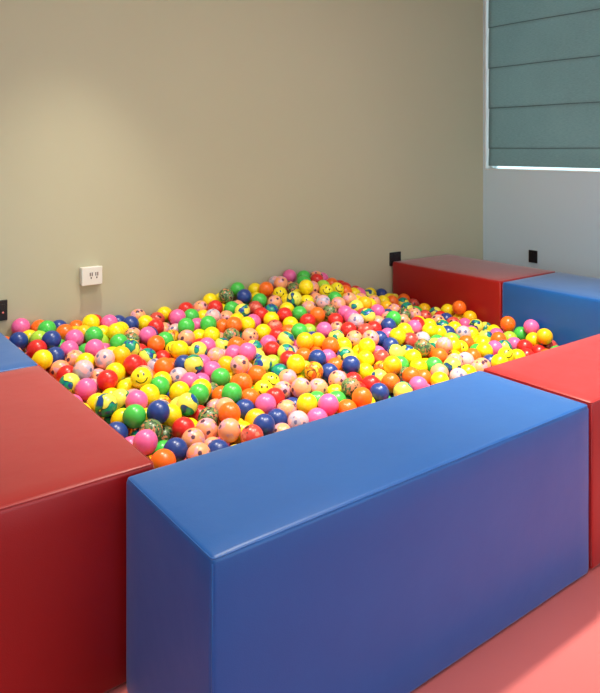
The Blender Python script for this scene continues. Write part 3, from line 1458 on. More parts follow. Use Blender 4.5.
# ------------------------------------------------------------------ helpers
def srgb(r, g, b):
    f = lambda c: c / 12.92 if c <= 0.04045 else ((c + 0.055) / 1.055) ** 2.4
    return (f(r / 255), f(g / 255), f(b / 255), 1.0)

def obj(name, bm_or_me, mat, parent=None, smooth=True):
    if isinstance(bm_or_me, bmesh.types.BMesh):
        me = bpy.data.meshes.new(name)
        bmesh.ops.recalc_face_normals(bm_or_me, faces=bm_or_me.faces[:])
        bm_or_me.to_mesh(me); bm_or_me.free()
    else:
        me = bm_or_me
    for m in (mat if isinstance(mat, (list, tuple)) else [mat]):
        me.materials.append(m)
    if smooth:
        for p in me.polygons: p.use_smooth = True
    o = bpy.data.objects.new(name, me); COL.objects.link(o)
    if parent: o.parent = parent
    return o

def tag(o, label, cat, group=None):
    o['label'] = label; o['category'] = cat
    if group: o['group'] = group
    return o

def empty(name, loc):
    o = bpy.data.objects.new(name, None); COL.objects.link(o); o.location = loc
    return o

def add_box(bm, lo, hi, bev=0.0, seg=2):
    r = bmesh.ops.create_cube(bm, size=1.0)
    vs = r['verts']
    for v in vs:
        v.co = Vector([lo[i] + (v.co[i] + .5) * (hi[i] - lo[i]) for i in range(3)])
    if bev > 0:
        es = list({e for v in vs for e in v.link_edges})
        bmesh.ops.bevel(bm, geom=es, offset=bev, segments=seg, profile=.5, affect='EDGES')

def add_tube(bm, pts, rad, n=8, closed=False):
    rings = []
    N = len(pts)
    for i, p in enumerate(pts):
        a = pts[(i - 1) % N] if (closed or i > 0) else pts[i]
        b = pts[(i + 1) % N] if (closed or i < N - 1) else pts[i]
        t = (Vector(b) - Vector(a)).normalized()
        ref = Vector((0, 0, 1)) if abs(t.z) < .9 else Vector((1, 0, 0))
        u = t.cross(ref).normalized(); w = t.cross(u).normalized()
        rings.append([bm.verts.new(Vector(p) + rad * (math.cos(k * 2 * math.pi / n) * u + math.sin(k * 2 * math.pi / n) * w)) for k in range(n)])
    for i in range(N if closed else N - 1):
        A, B = rings[i], rings[(i + 1) % N]
        for k in range(n):
            bm.faces.new((A[k], A[(k + 1) % n], B[(k + 1) % n], B[k]))
    if not closed:
        bm.faces.new(rings[0]); bm.faces.new(rings[-1])

class NT:
    """small node tree writer"""
    def __init__(self, name):
        self.m = bpy.data.materials.new(name); self.m.use_nodes = True
        self.t = self.m.node_tree; self.b = self.t.nodes['Principled BSDF']
    def n(self, kind, **kw):
        x = self.t.nodes.new(kind)
        for k, v in kw.items(): setattr(x, k, v)
        return x
    def l(self, a, b): self.t.links.new(a, b)
    def val(self, sock, v):
        if isinstance(v, bpy.types.NodeSocket): self.l(v, sock)
        else: sock.default_value = v
    def math(self, op, a, b=0.0, c=0.0):
        x = self.n('ShaderNodeMath', operation=op)
        for s, v in zip(x.inputs, (a, b, c)): self.val(s, v)
        return x.outputs[0]
    def mix(self, f, a, b):
        x = self.n('ShaderNodeMix', data_type='RGBA')
        self.val(x.inputs[0], f); self.val(x.inputs[6], a); self.val(x.inputs[7], b)
        return x.outputs[2]
    def noise(self, vec, scale, detail=2.0, rough=.5, w=None):
        x = self.n('ShaderNodeTexNoise', noise_dimensions='4D' if w is not None else '3D')
        self.l(vec, x.inputs['Vector']); x.inputs['Scale'].default_value = scale
        x.inputs['Detail'].default_value = detail; x.inputs['Roughness'].default_value = rough
        if w is not None: self.val(x.inputs['W'], w)
        return x.outputs['Fac']
    def step(self, v, lo, hi):
        x = self.n('ShaderNodeMapRange'); self.l(v, x.inputs[0])
        x.inputs[1].default_value = lo; x.inputs[2].default_value = hi
        return x.outputs[0]
    def bump(self, h, strength, dist):
        x = self.n('ShaderNodeBump'); self.l(h, x.inputs['Height'])
        x.inputs['Strength'].default_value = strength; x.inputs['Distance'].default_value = dist
        self.l(x.outputs[0], self.b.inputs['Normal'])
    def obco(self): return self.n('ShaderNodeTexCoord').outputs['Object']

def plain(name, col, rough=.5, spec=.5, metallic=0.0):
    q = NT(name); q.b.inputs['Base Color'].default_value = col
    q.b.inputs['Roughness'].default_value = rough
    q.b.inputs['Specular IOR Level'].default_value = spec
    q.b.inputs['Metallic'].default_value = metallic
    return q.m

def paint(name, col, col2, rough=.85):
    q = NT(name); co = q.obco()
    f = q.noise(co, 1.3, 3)
    q.l(q.mix(q.step(f, .3, .7), col, col2), q.b.inputs['Base Color'])
    q.b.inputs['Roughness'].default_value = rough
    q.b.inputs['Specular IOR Level'].default_value = .25
    q.bump(q.noise(co, 180, 2), .08, .002)
    return q.m

def vinyl(name, col, col2, rough=.42):
    q = NT(name); co = q.obco()
    f = q.noise(co, 5, 3)
    q.l(q.mix(q.step(f, .3, .7), col, col2), q.b.inputs['Base Color'])
    q.val(q.b.inputs['Roughness'], q.math('MULTIPLY_ADD', q.noise(co, 9, 4), .10, rough - .05))
    q.b.inputs['Specular IOR Level'].default_value = VINYL_SPEC
    q.b.inputs['Coat Weight'].default_value = VINYL_COAT; q.b.inputs['Coat Roughness'].default_value = .36
    q.b.inputs['Sheen Weight'].default_value = VINYL_SHEEN; q.b.inputs['Sheen Roughness'].default_value = .35
    v = q.n('ShaderNodeTexVoronoi'); q.l(co, v.inputs['Vector']); v.inputs['Scale'].default_value = 420
    h = q.math('ADD', q.math('MULTIPLY', v.outputs['Distance'], .25), q.math('MULTIPLY', q.noise(co, 14, 2), 1.6))
    q.bump(h, .16, .004)
    return q.m

# ------------------------------------------------------------------ materials
M = {}
M['wall'] = paint('beige_paint', srgb(*BEIGE), srgb(*[c - 3 for c in BEIGE]))
M['wall_grey'] = paint('pale_grey_paint', srgb(*GREYWALL), srgb(*[c - 3 for c in GREYWALL]))
M['ceiling'] = paint('ceiling_white', srgb(226, 220, 210), srgb(222, 216, 206))
M['red'] = vinyl('red_vinyl', srgb(*RED), srgb(*[max(0, c - 5) for c in RED]))
M['blue'] = vinyl('blue_vinyl', srgb(*BLUE), srgb(*[c - 4 for c in BLUE]))
M['mat'] = paint('pink_floor_mat', srgb(*MAT), srgb(*[c - 5 for c in MAT]), .6)
M['white_plastic'] = plain('white_plastic', srgb(226, 222, 214), .35)
M['hole'] = plain('dark_slot', srgb(60, 45, 40), .6)
M['black_plastic'] = plain('black_plastic', srgb(26, 26, 30), .3)
M['pink_dot'] = plain('pink_button', srgb(225, 120, 110), .4)
M['white_frame'] = plain('white_frame_paint', srgb(228, 232, 230), .5)
q = NT('window_glass'); q.b.inputs['Transmission Weight'].default_value = 1; q.b.inputs['Base Color'].default_value = (.62, .70, .70, 1); q.b.inputs['Roughness'].default_value = 0; q.b.inputs['IOR'].default_value = 1.02
M['glass'] = q.m
# blind fabric: slubby weave
q = NT('blind_fabric'); co = q.obco()
mp = q.n('ShaderNodeMapping'); q.l(co, mp.inputs[0]); mp.inputs['Scale'].default_value = (1, 1, 9)
f = q.noise(mp.outputs[0], 45, 4); g = q.noise(co, 3, 2)
q.l(q.mix(q.step(q.math('ADD', f, q.math('MULTIPLY', g, .4)), .45, .95), srgb(*BLIND_A), srgb(*BLIND_B)), q.b.inputs['Base Color'])
q.b.inputs['Roughness'].default_value = .95; q.b.inputs['Specular IOR Level'].default_value = .1
q.bump(f, .15, .003)
tr = q.n('ShaderNodeBsdfTranslucent'); tr.inputs[0].default_value = srgb(150, 176, 178)
mx = q.n('ShaderNodeMixShader'); mx.inputs[0].default_value = BLIND_TR
q.l(q.b.outputs[0], mx.inputs[1]); q.l(tr.outputs[0], mx.inputs[2]); q.l(mx.outputs[0], q.t.nodes['Material Output'].inputs[0])
M['blind'] = q.m
M['blind_dark'] = plain('blind_batten', srgb(100, 116, 118), .9, .1)

# ---- balls: every print is read from the mesh attribute ball_co (unit sphere)
def ball_mat(name, base, fn=None, rough=.30):
    q = NT(name)
    at = q.n('ShaderNodeAttribute', attribute_name='ball_co'); co = at.outputs['Vector']
    col = srgb(*base)
    if fn:
        rnd = q.n('ShaderNodeObjectInfo').outputs['Random']
        c = fn(q, co, q.math('MULTIPLY', rnd, 40.0), col)
        q.l(c, q.b.inputs['Base Color'])
    else:
        q.b.inputs['Base Color'].default_value = col
    q.b.inputs['Roughness'].default_value = rough
    q.b.inputs['Specular IOR Level'].default_value = .5
    q.b.inputs['Subsurface Weight'].default_value = 0.0
    return q.m

def f_globe(q, co, w, col):
    f = q.noise(co, .85, 1.0, .4, w)
    g = q.noise(co, 1.6, 1.0, .4, w)
    c = q.mix(q.step(f, .525, .535), col, srgb(10, 150, 120))
    c = q.mix(q.math('MULTIPLY', q.step(f, .53, .54), q.step(g, .49, .54)), c, srgb(25, 70, 150))
    e = q.math('ABSOLUTE', q.math('SUBTRACT', f, .53))
    return q.mix(q.step(e, .006, .016), srgb(10, 80, 50), c)

def f_face(spots, patch, amount=.6):
    def fn(q, co, w, col):
        f = q.noise(co, 1.5, 1.5, .5, w)
        c = q.mix(q.step(f, amount - .03, amount + .02), col, srgb(*patch))
        v = q.n('ShaderNodeTexVoronoi', voronoi_dimensions='4D'); q.l(co, v.inputs['Vector']); q.l(w, v.inputs['W'])
        v.inputs['Scale'].default_value = 1.45
        d = v.outputs['Distance']
        n2 = q.noise(co, 5.0, 1, .5, w)
        d2 = q.math('ADD', d, q.math('MULTIPLY', q.math('SUBTRACT', n2, .5), .25))
        return q.mix(q.step(d2, .30, .35), srgb(*spots), c)
    return fn

def f_camo(cs):
    def fn(q, co, w, col):
        f = q.noise(co, 2.0, 2, .6, w); g = q.noise(co, 3.1, 1, .5, q.math('ADD', w, 7.0))
        c = q.mix(q.step(f, .47, .49), col, srgb(*cs[0]))
        c = q.mix(q.step(g, .55, .57), c, srgb(*cs[1]))
        return q.mix(q.step(f, .60, .62), c, srgb(*cs[2]))
    return fn

def f_streak(q, co, w, col):
    x = q.n('ShaderNodeTexWave', bands_direction='Z'); q.l(co, x.inputs['Vector'])
    x.inputs['Scale'].default_value = 1.1; x.inputs['Distortion'].default_value = 6; x.inputs['Detail'].default_value = 2
    c = q.mix(q.step(q.noise(co, 1.4, 1, .5, w), .5, .56), col, srgb(228, 110, 30))
    return q.mix(q.step(x.outputs['Fac'], .10, .16), srgb(120, 70, 20), c)

def f_smile(q, co, w, col):
    # face looks along +X of the ball
    sp = q.n('ShaderNodeSeparateXYZ'); q.l(co, sp.inputs[0]); X, Y, Z = sp.outputs
    front = q.math('GREATER_THAN', X, 0.0)
    def ell(cy, cz, a, b):
        dy = q.math('DIVIDE', q.math('SUBTRACT', Y, cy), a); dz = q.math('DIVIDE', q.math('SUBTRACT', Z, cz), b)
        return q.math('ADD', q.math('MULTIPLY', dy, dy), q.math('MULTIPLY', dz, dz))
    e1 = q.math('LESS_THAN', ell(-.26, .26, .085, .16), 1.0); e2 = q.math('LESS_THAN', ell(.26, .26, .085, .16), 1.0)
    r = q.math('SQRT', ell(0, .08, 1, 1))
    arc = q.math('LESS_THAN', q.math('ABSOLUTE', q.math('SUBTRACT', r, .56)), .05)
    arc = q.math('MULTIPLY', arc, q.math('LESS_THAN', Z, -.12))
    k = q.math('MULTIPLY', q.math('MINIMUM', q.math('ADD', q.math('ADD', e1, e2), arc), 1.0), front)
    return q.mix(k, col, srgb(45, 40, 20))

BALL_MAT = {
 'Y': ball_mat('yellow_ball', (250, 222, 12)),
 'A': ball_mat('amber_ball', (250, 190, 15)),
 'O': ball_mat('orange_ball', (248, 112, 28)),
 'R': ball_mat('red_ball', (218, 42, 38)),
 'P': ball_mat('pink_ball', (240, 104, 166)),
 'G': ball_mat('green_ball', (72, 194, 76)),
 'L': ball_mat('lime_ball', (168, 214, 60)),
 'N': ball_mat('navy_ball', (38, 66, 140)),
 'T': ball_mat('yellow_globe_ball', (236, 232, 90), f_globe),
 'F': ball_mat('peach_face_ball', (250, 166, 118), f_face((92, 56, 76), (226, 160, 176), .55)),
 'W': ball_mat('lilac_print_ball', (244, 182, 180), f_face((106, 108, 150), (190, 180, 200), .52)),
 'K': ball_mat('red_print_ball', (206, 74, 62), f_face((90, 40, 40), (226, 130, 110))),
 'S': ball_mat('smile_ball', (248, 228, 30), f_smile),
 'C': ball_mat('mottled_ball', (60, 90, 58), f_camo(((112, 140, 84), (206, 130, 92), (30, 46, 40)))),
 'B': ball_mat('streaked_ball', (246, 190, 40), f_streak),
}
CODES = list(BALL_MAT)

# ------------------------------------------------------------------ setting
WX, WY = 3.932 * S, 2.428 * S           # right wall plane, back wall plane
LX, FY, CZ = -2.4, -3.2, 2.50

def structure(o): o['kind'] = 'structure'; return o
bm = bmesh.new(); add_box(bm, (LX, FY, -.1), (WX + .14, WY + .14, 0)); structure(obj('floor', bm, M['mat'], smooth=False))
bm = bmesh.new(); add_box(bm, (LX, FY, CZ), (WX + .14, WY + .14, CZ + .1)); structure(obj('ceiling', bm, M['ceiling'], smooth=False))
bm = bmesh.new(); add_box(bm, (LX, WY, 0), (WX, WY + .14, CZ)); structure(obj('wall_back', bm, M['wall'], smooth=False))
bm = bmesh.new()
add_box(bm, (LX - .14, FY, 0), (LX, WY + .14, .8)); add_box(bm, (LX - .14, FY, 2.2), (LX, WY + .14, CZ))
add_box(bm, (LX - .14, FY, .8), (LX, LEFT_FILL_Y0, 2.2)); add_box(bm, (LX - .14, LEFT_FILL_Y1, .8), (LX, WY + .14, 2.2))  # opening left between these pieces, made to admit fill daylight
structure(obj('wall_left', bm, M['wall'], smooth=False))
# right wall with its window opening
WIN_Y0, WIN_Y1, WIN_Z0, WIN_Z1 = -.10, 2.046, 1.028, 2.36
bm = bmesh.new()
add_box(bm, (WX, FY, 0), (WX + .14, WY + .14, WIN_Z0 - .02))
add_box(bm, (WX, FY, WIN_Z0 - .02), (WX + .045, WY + .14, WIN_Z0))
add_box(bm, (WX, FY, WIN_Z1), (WX + .14, WY + .14, CZ))
add_box(bm, (WX, WIN_Y1, WIN_Z0), (WX + .14, WY + .14, WIN_Z1))
add_box(bm, (WX, FY, WIN_Z0), (WX + .14, WIN_Y0, WIN_Z1))
structure(obj('wall_right', bm, M['wall_grey'], smooth=False))
# front wall (behind the viewer) with a wide opening added to let daylight in
bm = bmesh.new()
add_box(bm, (LX, FY - .14, 0), (OPEN_X0, FY, CZ)); add_box(bm, (OPEN_X1, FY - .14, 0), (WX, FY, CZ)); add_box(bm, (OPEN_X0, FY - .14, 2.2), (OPEN_X1, FY, CZ))
structure(obj('wall_front', bm, M['wall'], smooth=False))
# window: frame, mullions, glass
bm = bmesh.new()
t = .028
x0, x1 = WX + .045, WX + .10
add_box(bm, (x0, WIN_Y0, WIN_Z0 - .02), (x1, WIN_Y1, WIN_Z0 + .004), .001)
add_box(bm, (x0, WIN_Y0, WIN_Z1 - t), (x1, WIN_Y1, WIN_Z1), .003)
add_box(bm, (x0, WIN_Y1 - t, WIN_Z0 + .004), (x1, WIN_Y1, WIN_Z1 - t), .003)
add_box(bm, (x0, WIN_Y0, WIN_Z0 + t), (x1, WIN_Y0 + t, WIN_Z1 - t), .003)
add_box(bm, (x0, .95, WIN_Z0 + t), (x1, 1.0, WIN_Z1 - t), .003)
win = structure(obj('window_1', bm, M['white_frame'], smooth=False))
bm = bmesh.new(); add_box(bm, (WX + .07, WIN_Y0 + t, WIN_Z0 + .004), (WX + .076, WIN_Y1 - t, WIN_Z1 - t)); obj('window_pane', bm, M['glass'], win, smooth=False)
bm = bmesh.new(); add_box(bm, (WX - .004, WIN_Y0, WIN_Z0 - .004), (WX + .045, WIN_Y1, WIN_Z0 + .003), .001); obj('window_sill', bm, M['white_frame'], win, smooth=False)
bm = bmesh.new(); add_box(bm, (WX - .003, WIN_Y1 - .006, WIN_Z0 + .006), (WX + .045, WIN_Y1 + .002, WIN_Z1), .001); obj('window_jamb', bm, M['white_frame'], win, smooth=False)

# ------------------------------------------------------------------ roman blind
FOLDS = [1.3803 * S, 1.71 * S, 2.041 * S, 2.3753 * S]
by0, by1 = WIN_Y0 + .012, WIN_Y1 - .018
bl = empty('roman_blind', (WX + .02, (by0 + by1) / 2, WIN_Z0 + .022))
tag(bl, 'grey-green fabric roman blind with horizontal folds lowered over the window', 'blind')
def rel(p): return Vector(p) - bl.location
zs = [WIN_Z0 + .022] + FOLDS + [WIN_Z1 - .02]
bm = bmesh.new()
NY = 60
def blind_row(z, dx):
    return [(WX + .02 + dx + .0016 * math.sin(7.0 * (by0 + (by1 - by0) * k / NY) + z * 5), by0 + (by1 - by0) * k / NY, z) for k in range(NY + 1)]
rows = []
for i in range(len(zs) - 1):
    a, b = zs[i], zs[i + 1]
    for tt, dx in ((0, -.0035), (.03, -.006), (.1, -.0055), (.35, -.004), (.65, -.002), (.9, .0005), (.985, .0035)):
        rows.append(blind_row(a + (b - a) * tt, dx))
rows.append(blind_row(zs[-1], 0))
V = [[bm.verts.new(rel(p)) for p in r] for r in rows]
for i in range(len(V) - 1):
    for k in range(NY): bm.faces.new((V[i][k], V[i][k + 1], V[i + 1][k + 1], V[i + 1][k]))
bmesh.ops.solidify(bm, geom=bm.faces[:], thickness=.0016)
obj('fabric_panel', bm, M['blind'], bl)
for z in FOLDS:
    bm = bmesh.new()
    add_tube(bm, [rel((WX + .0175 + .0016 * math.sin(7.0 * y + z * 5), y, z + .001 * math.sin(9 * y + z * 40))) for y in [by0 + (by1 - by0) * k / 40 for k in range(41)]], .0034, 6)
    obj('fold_batten', bm, M['blind_dark'], bl)
bm = bmesh.new(); add_box(bm, rel((WX + .008, by0, WIN_Z1 - .03)), rel((WX + .04, by1, WIN_Z1 - .002)), .003); obj('head_rail', bm, M['white_frame'], bl)

# ------------------------------------------------------------------ soft play blocks
def soft_block(name, lo, hi, mat, label, seed, rr=.013, bulge=.002, seams=True):
    lo = Vector(lo); hi = Vector(hi); c = (lo + hi) / 2; h = (hi - lo) / 2
    root = empty(name, (c.x, c.y, lo.z)); tag(root, label, 'soft play block', 'soft play blocks around the ball pit')
    def axis(H):
        e = [0, .15, .35, .6, 1.0]
        a = [-H + rr * x for x in e]; b = [H - rr * x for x in reversed(e)]
        n = max(3, int((2 * H - 2 * rr) / .05)); mid = [(-H + rr) + (2 * H - 2 * rr) * k / n for k in range(1, n)]
        return a + mid + b
    ax = [axis(h[i]) for i in range(3)]
    bm = bmesh.new(); cache = {}
    def warp(p):
        p = Vector(p)
        q = Vector([max(-h[i] + rr, min(h[i] - rr, p[i])) for i in range(3)])
        d = p - q
        nrm = d.normalized() if d.length > 1e-9 else Vector((0, 0, 0))
        k = max(abs(d.x), abs(d.y), abs(d.z))
        out = q + nrm * k
        # padded faces swell slightly, covers pucker along their seams
        u = [math.cos(min(1, abs(p[i]) / h[i]) * math.pi / 2) for i in range(3)]
        for i in range(3):
            j, l = (i + 1) % 3, (i + 2) % 3
            if abs(p[i]) > h[i] - 1e-6:
                near = min(1, (h[j] - abs(p[j])) / .05) * min(1, (h[l] - abs(p[l])) / .05)
                sgn = 1 if p[i] > 0 else -1
                w = noise.noise(Vector((p.x * 14 + seed * 9.1, p.y * 14, p.z * 14))) * .0012
                out[i] += sgn * (bulge * (u[j] * u[l]) ** .5 - .0012 + w * (1.2 - near))
        return out
    def vert(p):
        key = tuple(round(x, 6) for x in p)
        if key not in cache: cache[key] = bm.verts.new(warp(p) + Vector((0, 0, h.z)))
        return cache[key]
    for i in range(3):
        j, l = (i + 1) % 3, (i + 2) % 3
        for s in (-1, 1):
            for a in range(len(ax[j]) - 1):
                for b in range(len(ax[l]) - 1):
                    quad = []
                    for (aa, bb) in ((a, b), (a + 1, b), (a + 1, b + 1), (a, b + 1)):
                        p = [0, 0, 0]; p[i] = s * h[i]; p[j] = ax[j][aa]; p[l] = ax[l][bb]; quad.append(vert(p))
                    bm.faces.new(quad)
    obj('vinyl_cover', bm, mat, root)
    # sewn seam: a thin welt along the top edge and down each corner
    def welt(pts, closed):
        b2 = bmesh.new(); add_tube(b2, pts, .0016, 6, closed); obj('seam', b2, mat, root)
    g = rr * (1 - .7071) + .0006
    zt = 2 * h.z - g
    per = []
    X, Y = h.x - g, h.y - g; cr = .008
    for (cx, cy, a0) in ((X - cr, Y - cr, 0), (-X + cr, Y - cr, 90), (-X + cr, -Y + cr, 180), (X - cr, -Y + cr, 270)):
        for k in range(5):
            a = math.radians(a0 + 22.5 * k); per.append(Vector((cx + cr * math.cos(a), cy + cr * math.sin(a), zt)))
    full = []
    for k in range(len(per)):
        a, b = per[k], per[(k + 1) % len(per)]; n = max(1, int((b - a).length / .03))
        for m in range(n):
            p = a.lerp(b, m / n); p.z += .0007 * noise.noise(p * 22 + Vector((seed, 0, 0))); full.append(p)
    welt(full, True)
    for sx in (-1, 1):
        for sy in (-1, 1):
            welt([Vector((sx * X, sy * Y, z)) for z in (.015, h.z, 2 * h.z - rr)], False)
    return root

H = .55 * S
e = .0035
soft_block('soft_play_block', (-.007, .004, 0), (1.397 * S - e, .447 * S, H), M['blue'], 'big blue padded block across the front of the ball pit', 1)
soft_block('soft_play_block', (1.397 * S + e, .004, 0), (2.862 * S - e, .447 * S, H + .002), M['red'], 'bright red padded block butting the big blue front block', 2)
soft_block('soft_play_block', (-.60 * S, .466 * S + .001, 0), (.089 * S, 1.5 * S - .001, H + .001), M['red'], 'long red padded block beside the pit, its dull front face towards the viewer', 3)
soft_block('soft_play_block', (-.60 * S, 1.5 * S + .003, 0), (.089 * S, 2.42 * S, H), M['blue'], 'pale-looking blue padded block behind the long red one at the beige wall', 4)
soft_block('soft_play_block', (2.865 * S, 1.453 * S + e, 0), (3.475 * S, 2.409 * S, H + .001), M['red'], 'dark red padded block in the far corner under the black wall plate', 5)
soft_block('soft_play_block', (2.867 * S, .05, 0), (3.475 * S, 1.453 * S - e, H), M['blue'], 'blue padded block along the grey wall next to the dark red one', 6)

# ------------------------------------------------------------------ wall plates
def plate_on_back(name, x0, x1, z0, z1, depth, mat, label, cat, group=None):
    root = empty(name, ((x0 + x1) / 2, WY, z0)); tag(root, label, cat, group)
    return root, (x1 - x0) / 2, z1 - z0
# white double socket in a surface box
r, hw, hh = plate_on_back('wall_socket', .560 * S, .672 * S, .650 * S, .748 * S, .04, M['white_plastic'], 'white surface-mounted double socket on the beige wall above the balls', 'socket')
bm = bmesh.new(); add_box(bm, (-hw + .003, -.032, .003), (hw - .003, 0, hh - .003), .003); obj('back_box', bm, M['white_plastic'], r, smooth=False)
bm = bmesh.new(); add_box(bm, (-hw, -.041, 0), (hw, -.032, hh), .0035, 3); obj('faceplate', bm, M['white_plastic'], r, smooth=False)
for sx in (-.005, .021):
    bm = bmesh.new()
    add_box(bm, (sx - .007, -.0425, hh * .50), (sx - .003, -.0405, hh * .50 + .016), .0006)
    add_box(bm, (sx + .002, -.0425, hh * .50), (sx + .006, -.0405, hh * .50 + .016), .0006)
    add_box(bm, (sx - .003, -.0425, hh * .50 - .012), (sx + .002, -.0405, hh * .50 - .004), .0006)
    obj('socket_slots', bm, M['hole'], r, smooth=False)
r, hw, hh = plate_on_back('wall_socket', .085 * S, .197 * S, .520 * S, .622 * S, .012, M['black_plastic'], 'black socket plate with a small pink light low on the beige wall', 'socket')
bm = bmesh.new(); add_box(bm, (-hw, -.011, 0), (hw, 0, hh), .003); obj('faceplate', bm, M['black_plastic'], r, smooth=False)
bm = bmesh.new(); bmesh.ops.create_cone(bm, cap_ends=True, segments=16, radius1=.005, radius2=.004, depth=.004, matrix=Matrix.Translation((hw - .019, -.0125, .034)) @ Matrix.Rotation(math.pi / 2, 4, 'X')); obj('indicator_light', bm, M['pink_dot'], r)
bm = bmesh.new(); add_box(bm, (hw - .030, -.0135, .048), (hw - .012, -.0105, .070), .001); obj('rocker_switch', bm, M['black_plastic'], r, smooth=False)
r, hw, hh = plate_on_back('wall_plate', 2.855 * S, 2.966 * S, .515 * S, .614 * S, .012, M['black_plastic'], 'black plate on the beige wall, half hidden by the dark red block', 'wall plate')
bm = bmesh.new(); add_box(bm, (-hw, -.010, 0), (hw, 0, hh), .003); obj('faceplate', bm, M['black_plastic'], r, smooth=False)
bm = bmesh.new(); add_box(bm, (-.02, -.0125, hh * .62), (.02, -.0095, hh * .86), .001); obj('rocker_switch', bm, M['black_plastic'], r, smooth=False)
r = empty('wall_plate', (WX, 1.949 * S, .496 * S)); tag(r, 'small black upright plate on the pale grey wall under the blind', 'wall plate')
bm = bmesh.new(); add_box(bm, (-.010, -.0315, 0), (0, .0315, .082), .003); obj('faceplate', bm, M['black_plastic'], r, smooth=False)
bm = bmesh.new(); add_box(bm, (-.0125, -.019, .018), (-.0095, .019, .064), .001); obj('insert_panel', bm, M['black_plastic'], r, smooth=False)

# ------------------------------------------------------------------ balls
def ball_geo(nu, nv):
    """unit ball with a fine moulding seam round its equator"""
    vs = [(0, 0, 1.0)]; fs = []
    for i in range(1, nv):
        a = math.pi * i / nv
        k = 1.006 if (2 * i == nv and nu > 20) else 1.0
        for j in range(nu):
            b = 2 * math.pi * j / nu
            vs.append((k * math.sin(a) * math.cos(b), k * math.sin(a) * math.sin(b), k * math.cos(a)))
    vs.append((0, 0, -1.0)); L = len(vs) - 1
    for j in range(nu): fs.append((0, 1 + j, 1 + (j + 1) % nu))
    for i in range(nv - 2):
        for j in range(nu):
            a = 1 + i * nu
            fs.append((a + j, a + nu + j, a + nu + (j + 1) % nu, a + (j + 1) % nu))
    a = 1 + (nv - 2) * nu
    for j in range(nu): fs.append((a + (j + 1) % nu, a + j, L))
    return np.array(vs), fs
def add_co(me, co):
    at = me.attributes.new('ball_co', 'FLOAT_VECTOR', 'POINT'); at.data.foreach_set('vector', np.asarray(co, dtype=np.float32).ravel())
BV, BF = ball_geo(28, 16)
def ball_mesh(code):
    me = bpy.data.meshes.new('play_ball'); me.from_pydata((BV * R_BALL * .995).tolist(), [], BF); add_co(me, BV)
    return me
random.seed(11)
CAM = Vector((CAM_X * S, CAM_Y * S, CAM_Z * S))
def ball_rot(code, p):
    if code == 'S':            # the printed faces that can be seen look roughly towards the open side
        d = CAM - Vector(p); yaw = math.atan2(d.y, d.x) + random.uniform(-.6, .6)
        return Euler((random.uniform(-.7, .7), -random.uniform(.1, .6), yaw)).to_matrix()
    return Euler([random.uniform(0, 6.283) for _ in range(3)]).to_matrix()
proto = {}
REST = []
for code, x, y, z, lab in BALLS:
    p = (x / 10000, y / 10000, z / 10000)
    rot = ball_rot(code, p)
    if lab is None:
        REST.append((code, p, rot)); continue
    if code not in proto:
        o = obj('play_ball', ball_mesh(code), BALL_MAT[code]); proto[code] = o
    else:
        o = proto[code].copy(); COL.objects.link(o)
    o.matrix_world = Matrix.Translation(p) @ rot.to_4x4()
    tag(o, lab, 'ball', 'plastic play balls in the pit')
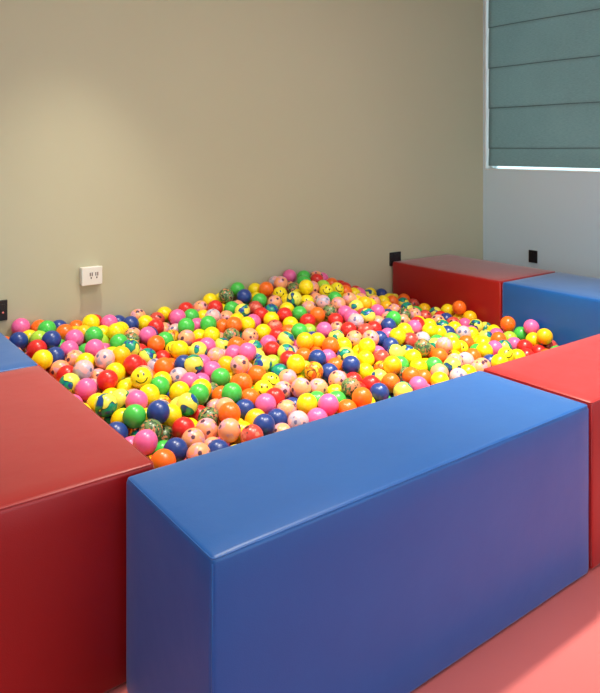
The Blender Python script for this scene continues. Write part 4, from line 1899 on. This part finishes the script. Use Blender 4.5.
# the balls below and between those: one heap
placed = np.array([b[1:4] for b in BALLS], float) / 10000
deep = []
zl, layer = R_BALL + .001, 0
dd = 2 * R_BALL + .001
while zl < .36:
    ny, yy = 0, .455 * S + R_BALL + (dd * .2887 if layer % 2 else 0)
    while yy < 2.43 * S - R_BALL - .004:
        xx = .093 * S + R_BALL + ((dd / 2) if (ny + layer) % 2 else 0)
        while xx < 2.856 * S - R_BALL:
            q = np.array((xx, yy, zl))
            if ((placed - q) ** 2).sum(1).min() > (dd * .97) ** 2 and zl < placed[np.argsort(((placed[:, :2] - q[:2]) ** 2).sum(1))[:6], 2].max() - 2.5 * R_BALL:
                deep.append(tuple(q))
            xx += dd
        yy += dd * .866; ny += 1
    zl += dd * .8165; layer += 1
LV, LF = ball_geo(12, 7)
verts, faces, cos, mats = [], [], [], []
off = 0
for lst, (bv, bf) in (([(c, p, r) for c, p, r in REST], (BV, BF)), ([(random.choice('YOFPRGNT'), p, Euler((random.random() * 6, random.random() * 6, 0)).to_matrix()) for p in deep], (LV, LF))):
    for c, p, rot in lst:
        verts.append(bv @ np.array(rot).T * R_BALL * .995 + np.array(p)); cos.append(bv)
        faces += [tuple(i + off for i in f) for f in bf]; mats += [CODES.index(c)] * len(bf); off += len(bv)
me = bpy.data.meshes.new('play_balls'); me.from_pydata(np.vstack(verts).tolist(), [], faces); add_co(me, np.vstack(cos))
heap = obj('play_balls', me, [BALL_MAT[c] for c in CODES])
me.polygons.foreach_set('material_index', mats)
heap['kind'] = 'stuff'
tag(heap, 'heap of mixed-colour plastic balls filling the pit beneath and between the top ones', 'balls')

# ------------------------------------------------------------------ light
def lamp(loc, watts, cone, blend, size, col):
    l = bpy.data.lights.new('downlight', 'SPOT'); l.spot_size = math.radians(cone); l.spot_blend = blend
    l.energy = watts; l.shadow_soft_size = size; l.color = col
    o = bpy.data.objects.new('downlight', l); COL.objects.link(o); o.location = loc
    return o
def panel(loc, watts, sx, sy, col):
    l = bpy.data.lights.new('fill_panel', 'AREA'); l.shape = 'RECTANGLE'; l.size = sx; l.size_y = sy; l.energy = watts; l.color = col  # fill light only, no real fitting
    o = bpy.data.objects.new('fill_panel', l); COL.objects.link(o); o.location = loc
for a in FILL_PANELS: panel(*a)
for a in LAMPS: lamp(*a)
w = bpy.data.worlds.new('daylight'); scene.world = w; w.use_nodes = True
bg = w.node_tree.nodes['Background']; bg.inputs[0].default_value = WORLD_COL; bg.inputs[1].default_value = WORLD_STR

# ------------------------------------------------------------------ camera
cd = bpy.data.cameras.new('camera'); cam = bpy.data.objects.new('camera', cd); COL.objects.link(cam)
cam.location = CAM; cam.rotation_euler = (math.pi / 2, 0, -CAM_YAW)
cd.sensor_fit = 'HORIZONTAL'; cd.sensor_width = 36; cd.lens = CAM_F * 36 / 600
cd.shift_y = -(346.5 - CAM_HY) / 600
cd.clip_start = .05
scene.camera = cam
vs = scene.view_settings
vs.view_transform = 'Standard'; vs.look = 'None'; vs.gamma = 1.0; vs.use_curve_mapping = False; vs.exposure = EXPOSURE
